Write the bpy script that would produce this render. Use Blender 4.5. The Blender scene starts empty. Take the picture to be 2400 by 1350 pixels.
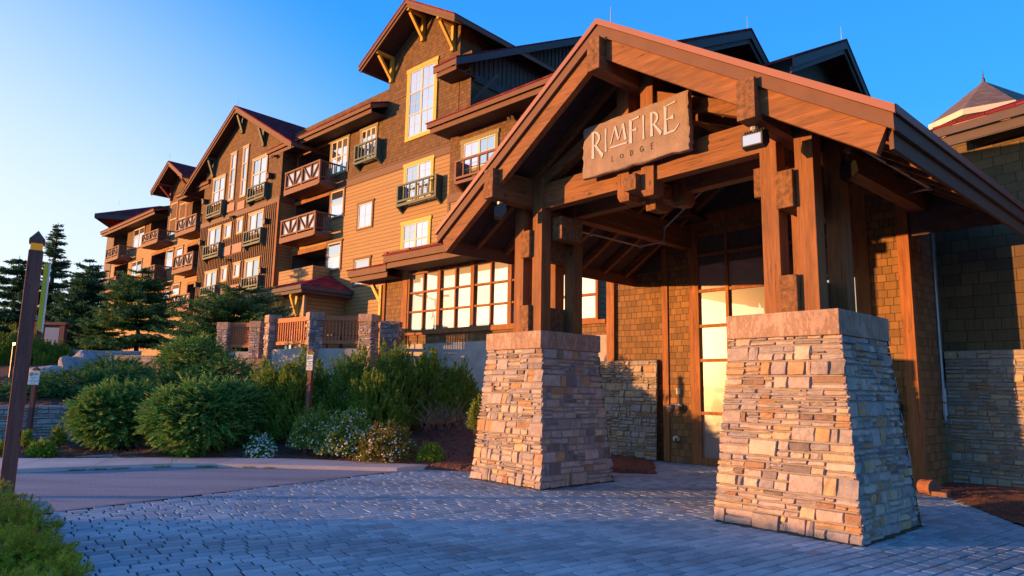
import bpy, bmesh, math, random
import numpy as np
from mathutils import Vector, Matrix
R = math.radians
rng = random.Random(7)
scene = bpy.context.scene
COL = scene.collection

# ------------------------------------------------------------------ camera
FPX, PITCH, ROLL = 1588.37, .147856, .0181083
TP, TF = -.841329, -.754790          # heading of the canopy axes / of the lodge facade axes
CAM = np.array([0., 0., 1.6])
_cp, _sp = math.cos(PITCH), math.sin(PITCH)
FW = np.array([0, _cp, _sp]); RI = np.array([1., 0, 0]); UP = np.array([0, -_sp, _cp])
RI, UP = math.cos(ROLL)*RI + math.sin(ROLL)*UP, -math.sin(ROLL)*RI + math.cos(ROLL)*UP
cam = bpy.data.cameras.new("Camera"); camo = bpy.data.objects.new("Camera", cam); COL.objects.link(camo)
cam.sensor_width = 36; cam.lens = 36*FPX/2400; cam.clip_start = .05; cam.clip_end = 6000
m = Matrix.Identity(4)
for i in range(3):
    m[i][0] = RI[i]; m[i][1] = UP[i]; m[i][2] = -FW[i]; m[i][3] = CAM[i]
camo.matrix_world = m
scene.camera = camo

# ------------------------------------------------------------------ light
SUN_AZ = R(84.2); SUN_EL = R(3.0)     # heading the light travels to (clockwise from +Y), height of the sun
w = bpy.data.worlds.new("World"); scene.world = w; w.use_nodes = True
nt = w.node_tree; nt.nodes.clear()
def _wn(t, **k):
    q = nt.nodes.new(t)
    for a_, b_ in k.items(): setattr(q, a_, b_)
    return q
def _m(op, a, b=0., clamp=False):
    q = _wn('ShaderNodeMath', operation=op, use_clamp=clamp)
    for sck, val in ((q.inputs[0], a), (q.inputs[1], b)):
        if hasattr(val, 'links'): nt.links.new(val, sck)
        else: sck.default_value = val
    return q.outputs[0]
def _mixc(f, a, b, mode='MIX'):
    q = _wn('ShaderNodeMix', data_type='RGBA', blend_type=mode)
    for sck, val in ((q.inputs[0], f), (q.inputs[6], a), (q.inputs[7], b)):
        if hasattr(val, 'links'): nt.links.new(val, sck)
        else: sck.default_value = val if not isinstance(val, tuple) else (*val, 1)
    return q.outputs[2]
def _smooth(x, lo, hi):
    q = _wn('ShaderNodeMapRange', interpolation_type='SMOOTHSTEP'); nt.links.new(x, q.inputs[0])
    q.inputs[1].default_value = lo; q.inputs[2].default_value = hi; return q.outputs[0]
tc = _wn('ShaderNodeTexCoord'); sep = _wn('ShaderNodeSeparateXYZ'); nt.links.new(tc.outputs['Generated'], sep.inputs[0])
dx, dy, dz = sep.outputs
def _dot(az):   # how far a direction leans to a compass heading
    return _m('ADD', _m('MULTIPLY', dx, math.sin(R(az))), _m('MULTIPLY', dy, math.cos(R(az))))
# clear evening sky: deep blue overhead, milky towards the sunset side on the left, warm just above the sun's horizon
rp = _wn('ShaderNodeValToRGB'); e = rp.color_ramp.elements; e[0].position = 0.; e[0].color = (.30, .56, .92, 1); e[1].position = 1.; e[1].color = (.022, .16, .60, 1)
for p_, c_ in ((.18, (.11, .46, .93)), (.36, (.036, .36, .92)), (.6, (.022, .25, .78))):
    q = e.new(p_); q.color = (*c_, 1)
nt.links.new(dz, rp.inputs[0])
s_ = _m('ADD', _m('SUBTRACT', _dot(-80), _m('MULTIPLY', dz, 1.5)), .41)
c1 = _mixc(_smooth(s_, 0., 1.02), rp.outputs[0], (.75, .835, .93))
fy = _m('MULTIPLY', _smooth(_dot(SUN_AZ*180/math.pi+180), .70, 1.), _smooth(dz, .26, .0))
c2 = _mixc(fy, c1, (.92, .77, .47))
fo = _m('MULTIPLY', _smooth(_dot(SUN_AZ*180/math.pi+180), .80, 1.), _smooth(dz, .10, .0))
c3 = _mixc(_m('MULTIPLY', fo, .7), c2, (.92, .50, .20))
sky = _wn('ShaderNodeTexSky'); sky.sky_type = 'NISHITA'; sky.sun_disc = False
sky.sun_elevation = R(3); sky.sun_rotation = SUN_AZ + math.pi; sky.ozone_density = 3
c4 = _mixc(.04, c3, sky.outputs[0], 'ADD')
bg = _wn('ShaderNodeBackground'); bg.inputs['Strength'].default_value = .60
wo = _wn('ShaderNodeOutputWorld'); nt.links.new(c4, bg.inputs[0]); nt.links.new(bg.outputs[0], wo.inputs[0])
sl = bpy.data.lights.new("Sun", 'SUN'); sl.energy = 5.0; sl.angle = R(.5); sl.color = (1, .45, .14)
so = bpy.data.objects.new("Sun", sl); COL.objects.link(so)
_d = Vector((math.sin(SUN_AZ)*math.cos(SUN_EL), math.cos(SUN_AZ)*math.cos(SUN_EL), -math.sin(SUN_EL)))
so.rotation_euler = _d.to_track_quat('-Z', 'Y').to_euler(); so.location = (-30, -30, 20)
scene.view_settings.view_transform = 'Standard'; scene.view_settings.look = 'None'
scene.view_settings.exposure = 0.95; scene.view_settings.gamma = 1

# ------------------------------------------------------------------ measuring helpers
def ray(x, y): return FW*FPX + RI*(x-1200) + UP*(675-y)
class Frame:
    def __init__(s, a):
        s.a = a; s.U = np.array([math.cos(a), math.sin(a), 0]); s.V = np.array([-math.sin(a), math.cos(a), 0])
    def w(s, u, v, z): return tuple(s.U*u + s.V*v + np.array([0, 0, z]))
    def fv(s, x, y, v):
        d = ray(x, y); t = (v - s.V@CAM)/(s.V@d); p = CAM+d*t; return float(p@s.U), float(p[2])
    def fu(s, x, y, u):
        d = ray(x, y); t = (u - s.U@CAM)/(s.U@d); p = CAM+d*t; return float(p@s.V), float(p[2])
    def uv(s, p): return float(np.array(p)@s.U), float(np.array(p)@s.V)
P = Frame(TP); F = Frame(TF); W0 = Frame(0.)
def at(x, y, Y):
    d = ray(x, y); p = CAM + d*(Y/d[1]); return p
def gz(x, y, z=0.):
    d = ray(x, y); p = CAM + d*((z-1.6)/d[2]); return p

# ------------------------------------------------------------------ object helpers
def tag(o, label=None, cat=None, group=None, kind=None):
    if label: o['label'] = label
    if cat: o['category'] = cat
    if group: o['group'] = group
    if kind: o['kind'] = kind
    return o
ROOTM = {}
def thing(name, label, cat, loc, rz=0., group=None):
    o = bpy.data.objects.new(name, None); COL.objects.link(o); o.empty_display_size = .2
    o.location = loc; o.rotation_euler = (0, 0, rz)
    ROOTM[o.name] = Matrix.Translation(loc) @ Matrix.Rotation(rz, 4, 'Z')
    return tag(o, label, cat, group)
class MB:
    def __init__(s): s.v = []; s.f = []
    def add(s, vs, fs):
        n = len(s.v); s.v.extend([tuple(map(float, p)) for p in vs]); s.f.extend([tuple(i+n for i in q) for q in fs]); return s
    def hexa(s, p):   # 8 pts: bottom 4 ccw, top 4 ccw
        return s.add(p, [(3,2,1,0),(4,5,6,7),(0,1,5,4),(1,2,6,5),(2,3,7,6),(3,0,4,7)])
    def box(s, fr, u0, u1, v0, v1, z0, z1):
        w_ = fr.w
        return s.hexa([w_(u0,v0,z0),w_(u1,v0,z0),w_(u1,v1,z0),w_(u0,v1,z0),w_(u0,v0,z1),w_(u1,v0,z1),w_(u1,v1,z1),w_(u0,v1,z1)])
    def prism(s, pts, ext):  # polygon (3d pts) extruded by vector
        n = len(pts); pts = [np.array(p, float) for p in pts]; e = np.array(ext, float)
        return s.add(pts+[p+e for p in pts], [tuple(range(n-1,-1,-1)), tuple(range(n,2*n))]+[(i,(i+1)%n,n+(i+1)%n,n+i) for i in range(n)])
    def quad(s, a, b, c, d): return s.add([a,b,c,d], [(0,1,2,3)])
    def bar(s, a, b, wx, wy, upv=(0,0,1)):
        a = np.array(a, float); b = np.array(b, float); d = b-a; d /= np.linalg.norm(d)
        x = np.cross(d, upv)
        if np.linalg.norm(x) < 1e-4: x = np.cross(d, (0,1,0))
        x /= np.linalg.norm(x); y = np.cross(x, d)
        q = [(-1,-1),(1,-1),(1,1),(-1,1)]
        return s.hexa([a+x*wx/2*i+y*wy/2*j for i,j in q]+[b+x*wx/2*i+y*wy/2*j for i,j in q])
    def tube(s, pts, rads, n=8, cap=True):
        pts = [np.array(p, float) for p in pts]; vs = []; fs = []
        for i, p in enumerate(pts):
            d = pts[min(i+1, len(pts)-1)]-pts[max(i-1, 0)]; d /= np.linalg.norm(d)
            x = np.cross(d, (0,0,1)) if abs(d[2]) < .95 else np.cross(d, (0,1,0))
            x /= np.linalg.norm(x); y = np.cross(d, x)
            for k in range(n):
                a = 2*math.pi*k/n; vs.append(p+(x*math.cos(a)+y*math.sin(a))*rads[i])
        for i in range(len(pts)-1):
            for k in range(n):
                fs.append((i*n+k, i*n+(k+1)%n, (i+1)*n+(k+1)%n, (i+1)*n+k))
        if cap: fs.append(tuple(range(n-1,-1,-1))); fs.append(tuple((len(pts)-1)*n+k for k in range(n)))
        return s.add(vs, fs)
    def mesh(s, name):
        me = bpy.data.meshes.new(name); me.from_pydata(s.v, [], s.f); return me
    def build(s, name, mat, parent=None, root=None, loc=None, rz=0., smooth=False, bevel=0):
        """parent: direct parent; root: the thing whose frame the part uses."""
        if parent is not None:
            r = root or parent
            M = ROOTM[r.name].inverted()
        else:
            M = (Matrix.Translation(loc) @ Matrix.Rotation(rz, 4, 'Z')).inverted() if loc is not None else Matrix.Identity(4)
        me = s.mesh(name); me.transform(M)
        mats = mat if isinstance(mat, (list, tuple)) else [mat]
        for q in mats: me.materials.append(q)
        if smooth:
            for p in me.polygons: p.use_smooth = True
        o = bpy.data.objects.new(name, me); COL.objects.link(o)
        if parent is not None:
            o.parent = parent
            ROOTM[o.name] = ROOTM[r.name]
        elif loc is not None:
            o.location = loc; o.rotation_euler = (0, 0, rz)
            ROOTM[o.name] = Matrix.Translation(loc) @ Matrix.Rotation(rz, 4, 'Z')
        if bevel:
            b = o.modifiers.new('bevel', 'BEVEL'); b.width = bevel; b.segments = 2; b.limit_method = 'ANGLE'
        return o
def npmesh(V, T, name):
    """fast triangle mesh from arrays"""
    me = bpy.data.meshes.new(name); n = len(V); t = len(T)
    me.vertices.add(n); me.vertices.foreach_set('co', np.asarray(V, np.float32).ravel())
    me.loops.add(t*3); me.loops.foreach_set('vertex_index', np.asarray(T, np.int32).ravel())
    me.polygons.add(t); me.polygons.foreach_set('loop_start', np.arange(0, t*3, 3, dtype=np.int32))
    me.update(calc_edges=True); return me

# ------------------------------------------------------------------ materials
MAT = {}
class NB:
    def __init__(s, name):
        s.m = bpy.data.materials.new(name); s.m.use_nodes = True; s.t = s.m.node_tree
        s.b = s.t.nodes['Principled BSDF']; s.out = s.t.nodes['Material Output']; MAT[name] = s.m
    def n(s, typ, **kw):
        q = s.t.nodes.new(typ)
        for k, v in kw.items():
            if k in q.inputs: q.inputs[k].default_value = v
            else: setattr(q, k, v)
        return q
    def l(s, a, b): s.t.links.new(a, b)
    def coord(s, scale=(1,1,1)):
        tc = s.n('ShaderNodeTexCoord'); mp = s.n('ShaderNodeMapping'); mp.inputs['Scale'].default_value = scale
        s.l(tc.outputs['Object'], mp.inputs[0]); return mp.outputs[0]
    def noise(s, scale, co, detail=4, rough=.6):
        q = s.n('ShaderNodeTexNoise'); q.inputs['Scale'].default_value = scale; q.inputs['Detail'].default_value = detail; q.inputs['Roughness'].default_value = rough
        s.l(co, q.inputs['Vector']); return q.outputs['Fac']
    def ramp(s, fac, stops, interp='LINEAR'):
        q = s.n('ShaderNodeValToRGB'); e = q.color_ramp.elements; q.color_ramp.interpolation = interp
        while len(e) < len(stops): e.new(.5)
        for i, (p, c) in enumerate(stops):
            e[i].position = p; e[i].color = (*c, 1) if len(c) == 3 else c
        s.l(fac, q.inputs[0]); return q.outputs[0]
    def mix(s, fac, a, b, mode='MIX'):
        q = s.n('ShaderNodeMix'); q.data_type = 'RGBA'; q.blend_type = mode
        for sock, val in ((q.inputs[0], fac), (q.inputs[6], a), (q.inputs[7], b)):
            if hasattr(val, 'links'): s.l(val, sock)
            else: sock.default_value = val if not isinstance(val, tuple) or len(val) == 4 else (*val, 1)
        return q.outputs[2]
    def math(s, op, a, b=0.):
        q = s.n('ShaderNodeMath'); q.operation = op
        for sock, val in ((q.inputs[0], a), (q.inputs[1], b)):
            if hasattr(val, 'links'): s.l(val, sock)
            else: sock.default_value = val
        return q.outputs[0]
    def bump(s, h, strength=.5, dist=.02):
        q = s.n('ShaderNodeBump'); q.inputs['Strength'].default_value = strength; q.inputs['Distance'].default_value = dist
        s.l(h, q.inputs['Height']); s.l(q.outputs[0], s.b.inputs['Normal'])
    def base(s, c):
        if hasattr(c, 'links'): s.l(c, s.b.inputs['Base Color'])
        else: s.b.inputs['Base Color'].default_value = (*c, 1)
    def rough(s, r): s.b.inputs['Roughness'].default_value = r; return s
def sc(c, k): return tuple(min(1, x*k) for x in c)
def plain(name, c, rough=.7, var=.18, ns=6., bump=.15, metal=0., bd=.01):
    b = NB(name); co = b.coord(); f = b.noise(ns, co, 6)
    b.base(b.ramp(f, [(.3, sc(c, 1-var)), (.7, sc(c, 1+var))])); b.rough(rough); b.b.inputs['Metallic'].default_value = metal
    if bump: b.bump(b.noise(ns*8, co, 4), bump, bd)
    return b.m
def timber(name, c, axis):
    """rough sawn wood, grain along axis 0/1/2 of the thing"""
    b = NB(name); s = [9., 9., 9.]; s[axis] = .7
    co = b.coord(tuple(s)); g = b.noise(1.6, co, 8, .7)
    s2 = [60., 60., 60.]; s2[axis] = 3.
    g2 = b.noise(1., b.coord(tuple(s2)), 3)
    c1 = b.ramp(g, [(.25, sc(c, .5)), (.5, c), (.75, sc(c, 1.45))])
    c2 = b.mix(.5, c1, b.ramp(g2, [(.3, (.55,.55,.55)), (.65, (1.1,1.1,1.1))]), 'MULTIPLY')
    kn = b.n('ShaderNodeTexVoronoi'); kn.inputs['Scale'].default_value = 1.3
    s3 = [2.2, 2.2, 2.2]; s3[axis] = 1.0
    b.l(b.coord(tuple(s3)), kn.inputs['Vector'])
    kf = b.ramp(kn.outputs['Distance'], [(.02, (.22,.2,.2)), (.09, (1,1,1))])
    s4 = [16., 16., 16.]; s4[axis] = .55
    ck = b.noise(1., b.coord(tuple(s4)), 2, .5); ckm = b.ramp(ck, [(.485, (1,1,1)), (.5, (.28,.26,.25)), (.515, (1,1,1))])
    msk = b.ramp(b.noise(.9, b.coord((1.3,1.3,1.3)), 2), [(.45, (0,0,0)), (.6, (1,1,1))])
    c2 = b.mix(1., c2, b.mix(msk, (1,1,1), ckm), 'MULTIPLY')
    wt = b.noise(.8, b.coord(), 4); c2 = b.mix(.7, c2, b.ramp(wt, [(.3, (.72,.70,.70)), (.7, (1.18,1.12,1.08))]), 'MULTIPLY')
    b.base(b.mix(1., c2, kf, 'MULTIPLY')); b.rough(.8)
    b.bump(b.math('ADD', g, g2), .55, .012); return b.m
def shingle(name, c, rowh=.155, wd=.17):
    b = NB(name); tc = b.n('ShaderNodeTexCoord'); sp = b.n('ShaderNodeSeparateXYZ'); b.l(tc.outputs['Object'], sp.inputs[0])
    x = b.math('ADD', sp.outputs[0], sp.outputs[1]); cb = b.n('ShaderNodeCombineXYZ'); b.l(x, cb.inputs[0])
    nz = b.noise(1.1, tc.outputs['Object'], 3)
    b.l(b.math('ADD', sp.outputs[2], b.math('MULTIPLY', b.math('SUBTRACT', nz, .5), .05)), cb.inputs[1])
    br = b.n('ShaderNodeTexBrick'); b.l(cb.outputs[0], br.inputs['Vector'])
    br.inputs['Scale'].default_value = 1; br.inputs['Brick Width'].default_value = wd; br.inputs['Row Height'].default_value = rowh
    br.inputs['Mortar Size'].default_value = .006; br.inputs['Mortar Smooth'].default_value = .3; br.offset = .37; br.squash = 1.35; br.squash_frequency = 3
    br.inputs['Color1'].default_value = (*sc(c, .72), 1); br.inputs['Color2'].default_value = (*sc(c, 1.25), 1); br.inputs['Mortar'].default_value = (*sc(c, .28), 1)
    g = b.noise(1., b.coord((38, 38, 2.2)), 4)
    col = b.mix(.55, br.outputs['Color'], b.ramp(g, [(.3, (.7,.7,.7)), (.7, (1.2,1.2,1.2))]), 'MULTIPLY')
    big = b.noise(.5, tc.outputs['Object'], 4)
    b.base(b.mix(.5, col, b.ramp(big, [(.3, (.78,.8,.84)), (.7, (1.12,1.08,1.02))]), 'MULTIPLY')); b.rough(.85)
    fr = b.math('FRACT', b.math('DIVIDE', sp.outputs[2], rowh))
    h = b.math('SUBTRACT', b.math('SUBTRACT', 1., br.outputs['Fac']), b.math('MULTIPLY', fr, .5))
    b.bump(b.math('ADD', h, b.math('MULTIPLY', g, .25)), .6, .02); return b.m
def lap(name, c, rowh=.17):
    b = NB(name); tc = b.n('ShaderNodeTexCoord'); sp = b.n('ShaderNodeSeparateXYZ'); b.l(tc.outputs['Object'], sp.inputs[0])
    zr = b.math('DIVIDE', sp.outputs[2], rowh); fr = b.math('FRACT', zr)
    g = b.noise(1., b.coord((1.4, 1.4, 30)), 5)
    wn = b.n('ShaderNodeTexWhiteNoise'); wn.noise_dimensions = '1D'; b.l(b.math('FLOOR', zr), wn.inputs['W'])
    c1 = b.ramp(g, [(.3, sc(c, .82)), (.7, sc(c, 1.14))])
    c2 = b.mix(.5, c1, b.ramp(wn.outputs['Value'], [(0, (.86,.86,.86)), (1, (1.08,1.08,1.08))]), 'MULTIPLY')
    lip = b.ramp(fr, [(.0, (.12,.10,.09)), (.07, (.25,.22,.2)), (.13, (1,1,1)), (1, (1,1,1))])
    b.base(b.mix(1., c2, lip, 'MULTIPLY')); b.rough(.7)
    b.bump(b.math('ADD', b.math('SUBTRACT', 1., fr), b.math('MULTIPLY', g, .1)), .7, .02); return b.m
def stone_mat(name, stops, mort=False):
    b = NB(name); ge = b.n('ShaderNodeNewGeometry'); co = b.coord()
    c = b.ramp(ge.outputs['Random Per Island'], stops)
    n1 = b.noise(7., co, 8, .65); n2 = b.noise(38., co, 5, .7)
    c = b.mix(.65, c, b.ramp(n1, [(.28, (.55,.52,.52)), (.52, (.98,.96,.94)), (.75, (1.3,1.2,1.08))]), 'MULTIPLY')
    c = b.mix(.4, c, b.ramp(n2, [(.35, (.6,.6,.6)), (.6, (1.1,1.1,1.1))]), 'MULTIPLY')
    b.base(c); b.rough(.9); b.bump(b.math('ADD', n1, b.math('MULTIPLY', n2, .35)), .7, .03); return b.m
def leafm(name, c1, c2, rough=.6, trans=.25, third=None):
    b = NB(name); ge = b.n('ShaderNodeNewGeometry')
    st = [(0, c1), (1, c2)] if not third else [(0, c1), (.8, c2), (.93, third), (1, third)]
    f = b.noise(1.3, b.coord(), 3)
    c = b.ramp(ge.outputs['Random Per Island'], st)
    b.base(b.mix(.7, c, b.ramp(f, [(.3, (.6,.65,.6)), (.7, (1.3,1.25,1.1))]), 'MULTIPLY')); b.rough(rough)
    b.b.inputs['Specular IOR Level'].default_value = .25
    tr = b.n('ShaderNodeBsdfTranslucent'); b.l(c, tr.inputs[0]); mx = b.n('ShaderNodeMixShader'); mx.inputs[0].default_value = trans
    b.l(b.b.outputs[0], mx.inputs[1]); b.l(tr.outputs[0], mx.inputs[2]); b.l(mx.outputs[0], b.out.inputs[0]); return b.m
def glass(name, refl=.75, tint=(.95,.97,1.), inner=(.05,.045,.04), wav=.004):
    b = NB(name); b.base(inner); b.rough(.25)
    gl = b.n('ShaderNodeBsdfGlossy'); gl.inputs['Roughness'].default_value = .015; gl.inputs['Color'].default_value = (*tint, 1)
    bp = b.n('ShaderNodeBump'); bp.inputs['Strength'].default_value = .25; bp.inputs['Distance'].default_value = wav
    ge = b.n('ShaderNodeNewGeometry')
    b.base(b.ramp(ge.outputs['Random Per Island'], [(0, inner), (.45, inner), (.5, (.42,.40,.37)), (1, (.52,.50,.46))], 'CONSTANT'))
    b.l(b.noise(1.6, b.coord(), 2), bp.inputs['Height']); b.l(bp.outputs[0], gl.inputs['Normal'])
    mx = b.n('ShaderNodeMixShader'); b.l(b.ramp(ge.outputs['Random Per Island'], [(0, (refl*.55,)*3), (.16, (refl*.86,)*3), (.6, (refl,)*3), (1, (min(1, refl*1.12),)*3)]), mx.inputs[0])
    b.l(b.b.outputs[0], mx.inputs[1]); b.l(gl.outputs[0], mx.inputs[2]); b.l(mx.outputs[0], b.out.inputs[0]); return b.m
def emit(name, c, s):
    b = NB(name); e = b.n('ShaderNodeEmission'); e.inputs[0].default_value = (*c, 1); e.inputs[1].default_value = s
    b.l(e.outputs[0], b.out.inputs[0]); return b.m

WOOD = (.235, .098, .032)
m_post = timber('timber_post', WOOD, 2); m_bu = timber('timber_along', WOOD, 0); m_bv = timber('timber_deep', sc(WOOD, .9), 1)
m_endg = plain('end_grain', (.21, .10, .04), .9, .55, 14, .8, bd=.02)
m_fascia = plain('brown_fascia', (.135, .06, .032), .75, .12, 3)
m_dfascia = plain('dark_fascia', (.075, .055, .055), .75, .12, 3)
m_flash = plain('copper_red_flashing', (.24, .085, .06), .5, .08, 2, 0)
m_roof = shingle('red_roof_shingle', (.20, .038, .045), .14, .3); m_roof.node_tree.nodes['Principled BSDF'].inputs['Specular IOR Level'].default_value = 0.; m_roof.node_tree.nodes['Principled BSDF'].inputs['Roughness'].default_value = 1.
m_groof = shingle('brown_roof_slate', (.16, .12, .10), .16, .22)
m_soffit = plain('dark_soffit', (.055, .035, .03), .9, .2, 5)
m_shing = shingle('brown_shingle', (.145, .076, .026))
m_shing_near = shingle('near_brown_shingle', (.21, .11, .035), .148, .15)
m_green_shing = shingle('olive_shingle', (.13, .085, .035), .22, .27)
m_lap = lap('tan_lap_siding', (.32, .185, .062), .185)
m_batten = plain('brown_batten', (.18, .092, .035), .8, .15, 5)
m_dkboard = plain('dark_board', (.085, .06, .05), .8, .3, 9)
m_trim = plain('brown_trim', (.12, .058, .035), .7, .12, 6)
m_otrim = timber('rust_trim', (.30, .115, .032), 2)
m_tan = plain('tan_trim', (.42, .28, .16), .7, .12, 6)
m_cream = plain('cream_sash', (.62, .52, .40), .6, .06, 4, 0)
m_yellow = plain('mustard_paint', (.58, .37, .045), .6, .08, 5, .05)
m_olive = plain('olive_paint', (.19, .17, .075), .65, .1, 5, .05)
m_green = plain('dark_green_paint', (.04, .075, .055), .6, .15, 5, .05)
m_redbr = plain('red_bracket_paint', (.25, .035, .035), .6, .1, 5)
m_balc = plain('redbrown_balcony', (.165, .065, .034), .7, .12, 6)
m_rail = plain('redwood_rail', (.40, .13, .045), .7, .15, 7)
m_panel = plain('pink_grille', (.33, .17, .13), .7, .06, 4)
m_glass = glass('window_glass', .74)
m_glassd = glass('lobby_glass', .60, (.90, .96, .95))
m_glassb = glass('door_glass', .35, (.6,.85,1.), (.05,.09,.11))
m_bpanel = glass('balcony_glass', .45, (.9,.95,1.), (.45,.5,.5))
m_black = plain('black_metal', (.02, .02, .022), .45, .1, 5, 0)
m_bronze = plain('dark_bronze', (.045, .033, .03), .45, .1, 5, 0)
m_metal = plain('galvanised', (.35, .37, .40), .4, .1, 20, .1, .6)
m_silver = plain('silver', (.6, .6, .62), .3, .05, 5, 0, .9)
b = NB('concrete_cap'); co = b.coord(); f1 = b.noise(2.2, co, 7, .65); f2 = b.noise(5., b.coord((1,1,.35)), 8, .75); f3 = b.noise(60, co, 3)
c = b.ramp(f1, [(.3,(.32,.215,.155)),(.55,(.43,.30,.22)),(.75,(.50,.37,.285))])
c = b.mix(.8, c, b.ramp(f2, [(.44,(1,1,1)),(.485,(.62,.55,.5)),(.50,(.55,.48,.44)),(.515,(.66,.6,.55)),(.56,(1,1,1))]), 'MULTIPLY')
b.base(b.mix(.4, c, b.ramp(f3, [(.3,(.75,.75,.75)),(.7,(1.15,1.15,1.15))]), 'MULTIPLY')); b.rough(.88); b.bump(b.math('ADD', f2, f3), .35, .01); m_conc = b.m
m_concw = plain('concrete_wall', (.40, .36, .31), .9, .25, 1.6, .3)
m_walk = plain('sidewalk_concrete', (.58, .47, .41), .9, .14, 1.2, .25)
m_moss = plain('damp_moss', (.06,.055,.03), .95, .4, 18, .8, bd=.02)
m_mort = plain('mortar', (.26, .235, .21), .95, .15, 8, .3)
m_stone = stone_mat('ledge_stone', [(0,(.20,.17,.16)),(.14,(.36,.31,.29)),(.3,(.52,.41,.35)),(.45,(.44,.34,.27)),(.6,(.30,.28,.29)),(.72,(.55,.45,.36)),(.82,(.52,.38,.23)),(.92,(.46,.25,.12)),(1,(.17,.14,.13))])
m_stone2 = stone_mat('wall_stone', [(0,(.34,.29,.23)),(.2,(.44,.36,.26)),(.4,(.36,.33,.29)),(.6,(.50,.38,.22)),(.75,(.30,.28,.26)),(.9,(.50,.30,.13)),(1,(.20,.17,.15))])
m_signst = plain('sandstone_sign', (.255, .185, .145), .85, .22, 4, .7, bd=.02)
m_letter = plain('pale_letter', (.36, .40, .46), .6, .04, 5, 0)
m_dletter = plain('dark_letter', (.05, .035, .03), .7, .05, 5, 0)
m_white = plain('white_paint', (.80, .80, .78), .5, .03, 5, 0)
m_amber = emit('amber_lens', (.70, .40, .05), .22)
m_amberhot = emit('amber_sun_glint', (1., .45, .08), 30)  # emits the glint of the sun on an amber lens
m_signgreen = plain('sign_green', (.02, .20, .12), .5, .05, 5, 0)
m_yboard = plain('yellow_board', (.95, .55, .01), .5, .05, 5, 0)
m_wpost = timber('purple_brown_post', (.25, .08, .055), 2)
m_bark = plain('bark', (.07, .05, .04), .95, .3, 12, .8)
m_rock = plain('boulder', (.30, .29, .29), .9, .25, 2.5, .8, bd=.05)
m_spruce = leafm('spruce_needles', (.03, .11, .065), (.09, .19, .07))
m_mugo = leafm('mugo_needles', (.07, .22, .035), (.36, .46, .06), third=(.42,.34,.06))
m_jun = leafm('juniper_sprays', (.03, .18, .05), (.18, .38, .07), third=(.34,.30,.07))
m_pot = leafm('potentilla_leaves', (.12, .22, .04), (.40, .46, .07))
m_lime = leafm('lime_leaves', (.10, .22, .02), (.34, .44, .04))
m_ypet = leafm('yellow_petals', (.7, .6, .05), (.8, .75, .1), trans=.1)
m_wpet = leafm('white_petals', (.75, .72, .66), (.85, .83, .78), trans=.15)
m_fore = leafm('pine_needles', (.12, .26, .025), (.52, .50, .04), third=(.68,.40,.05))  # gold mixed into the needle colour in place of sunlight on the tips
m_dry = plain('dry_twigs', (.20, .13, .09), .9, .2, 10)

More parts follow.
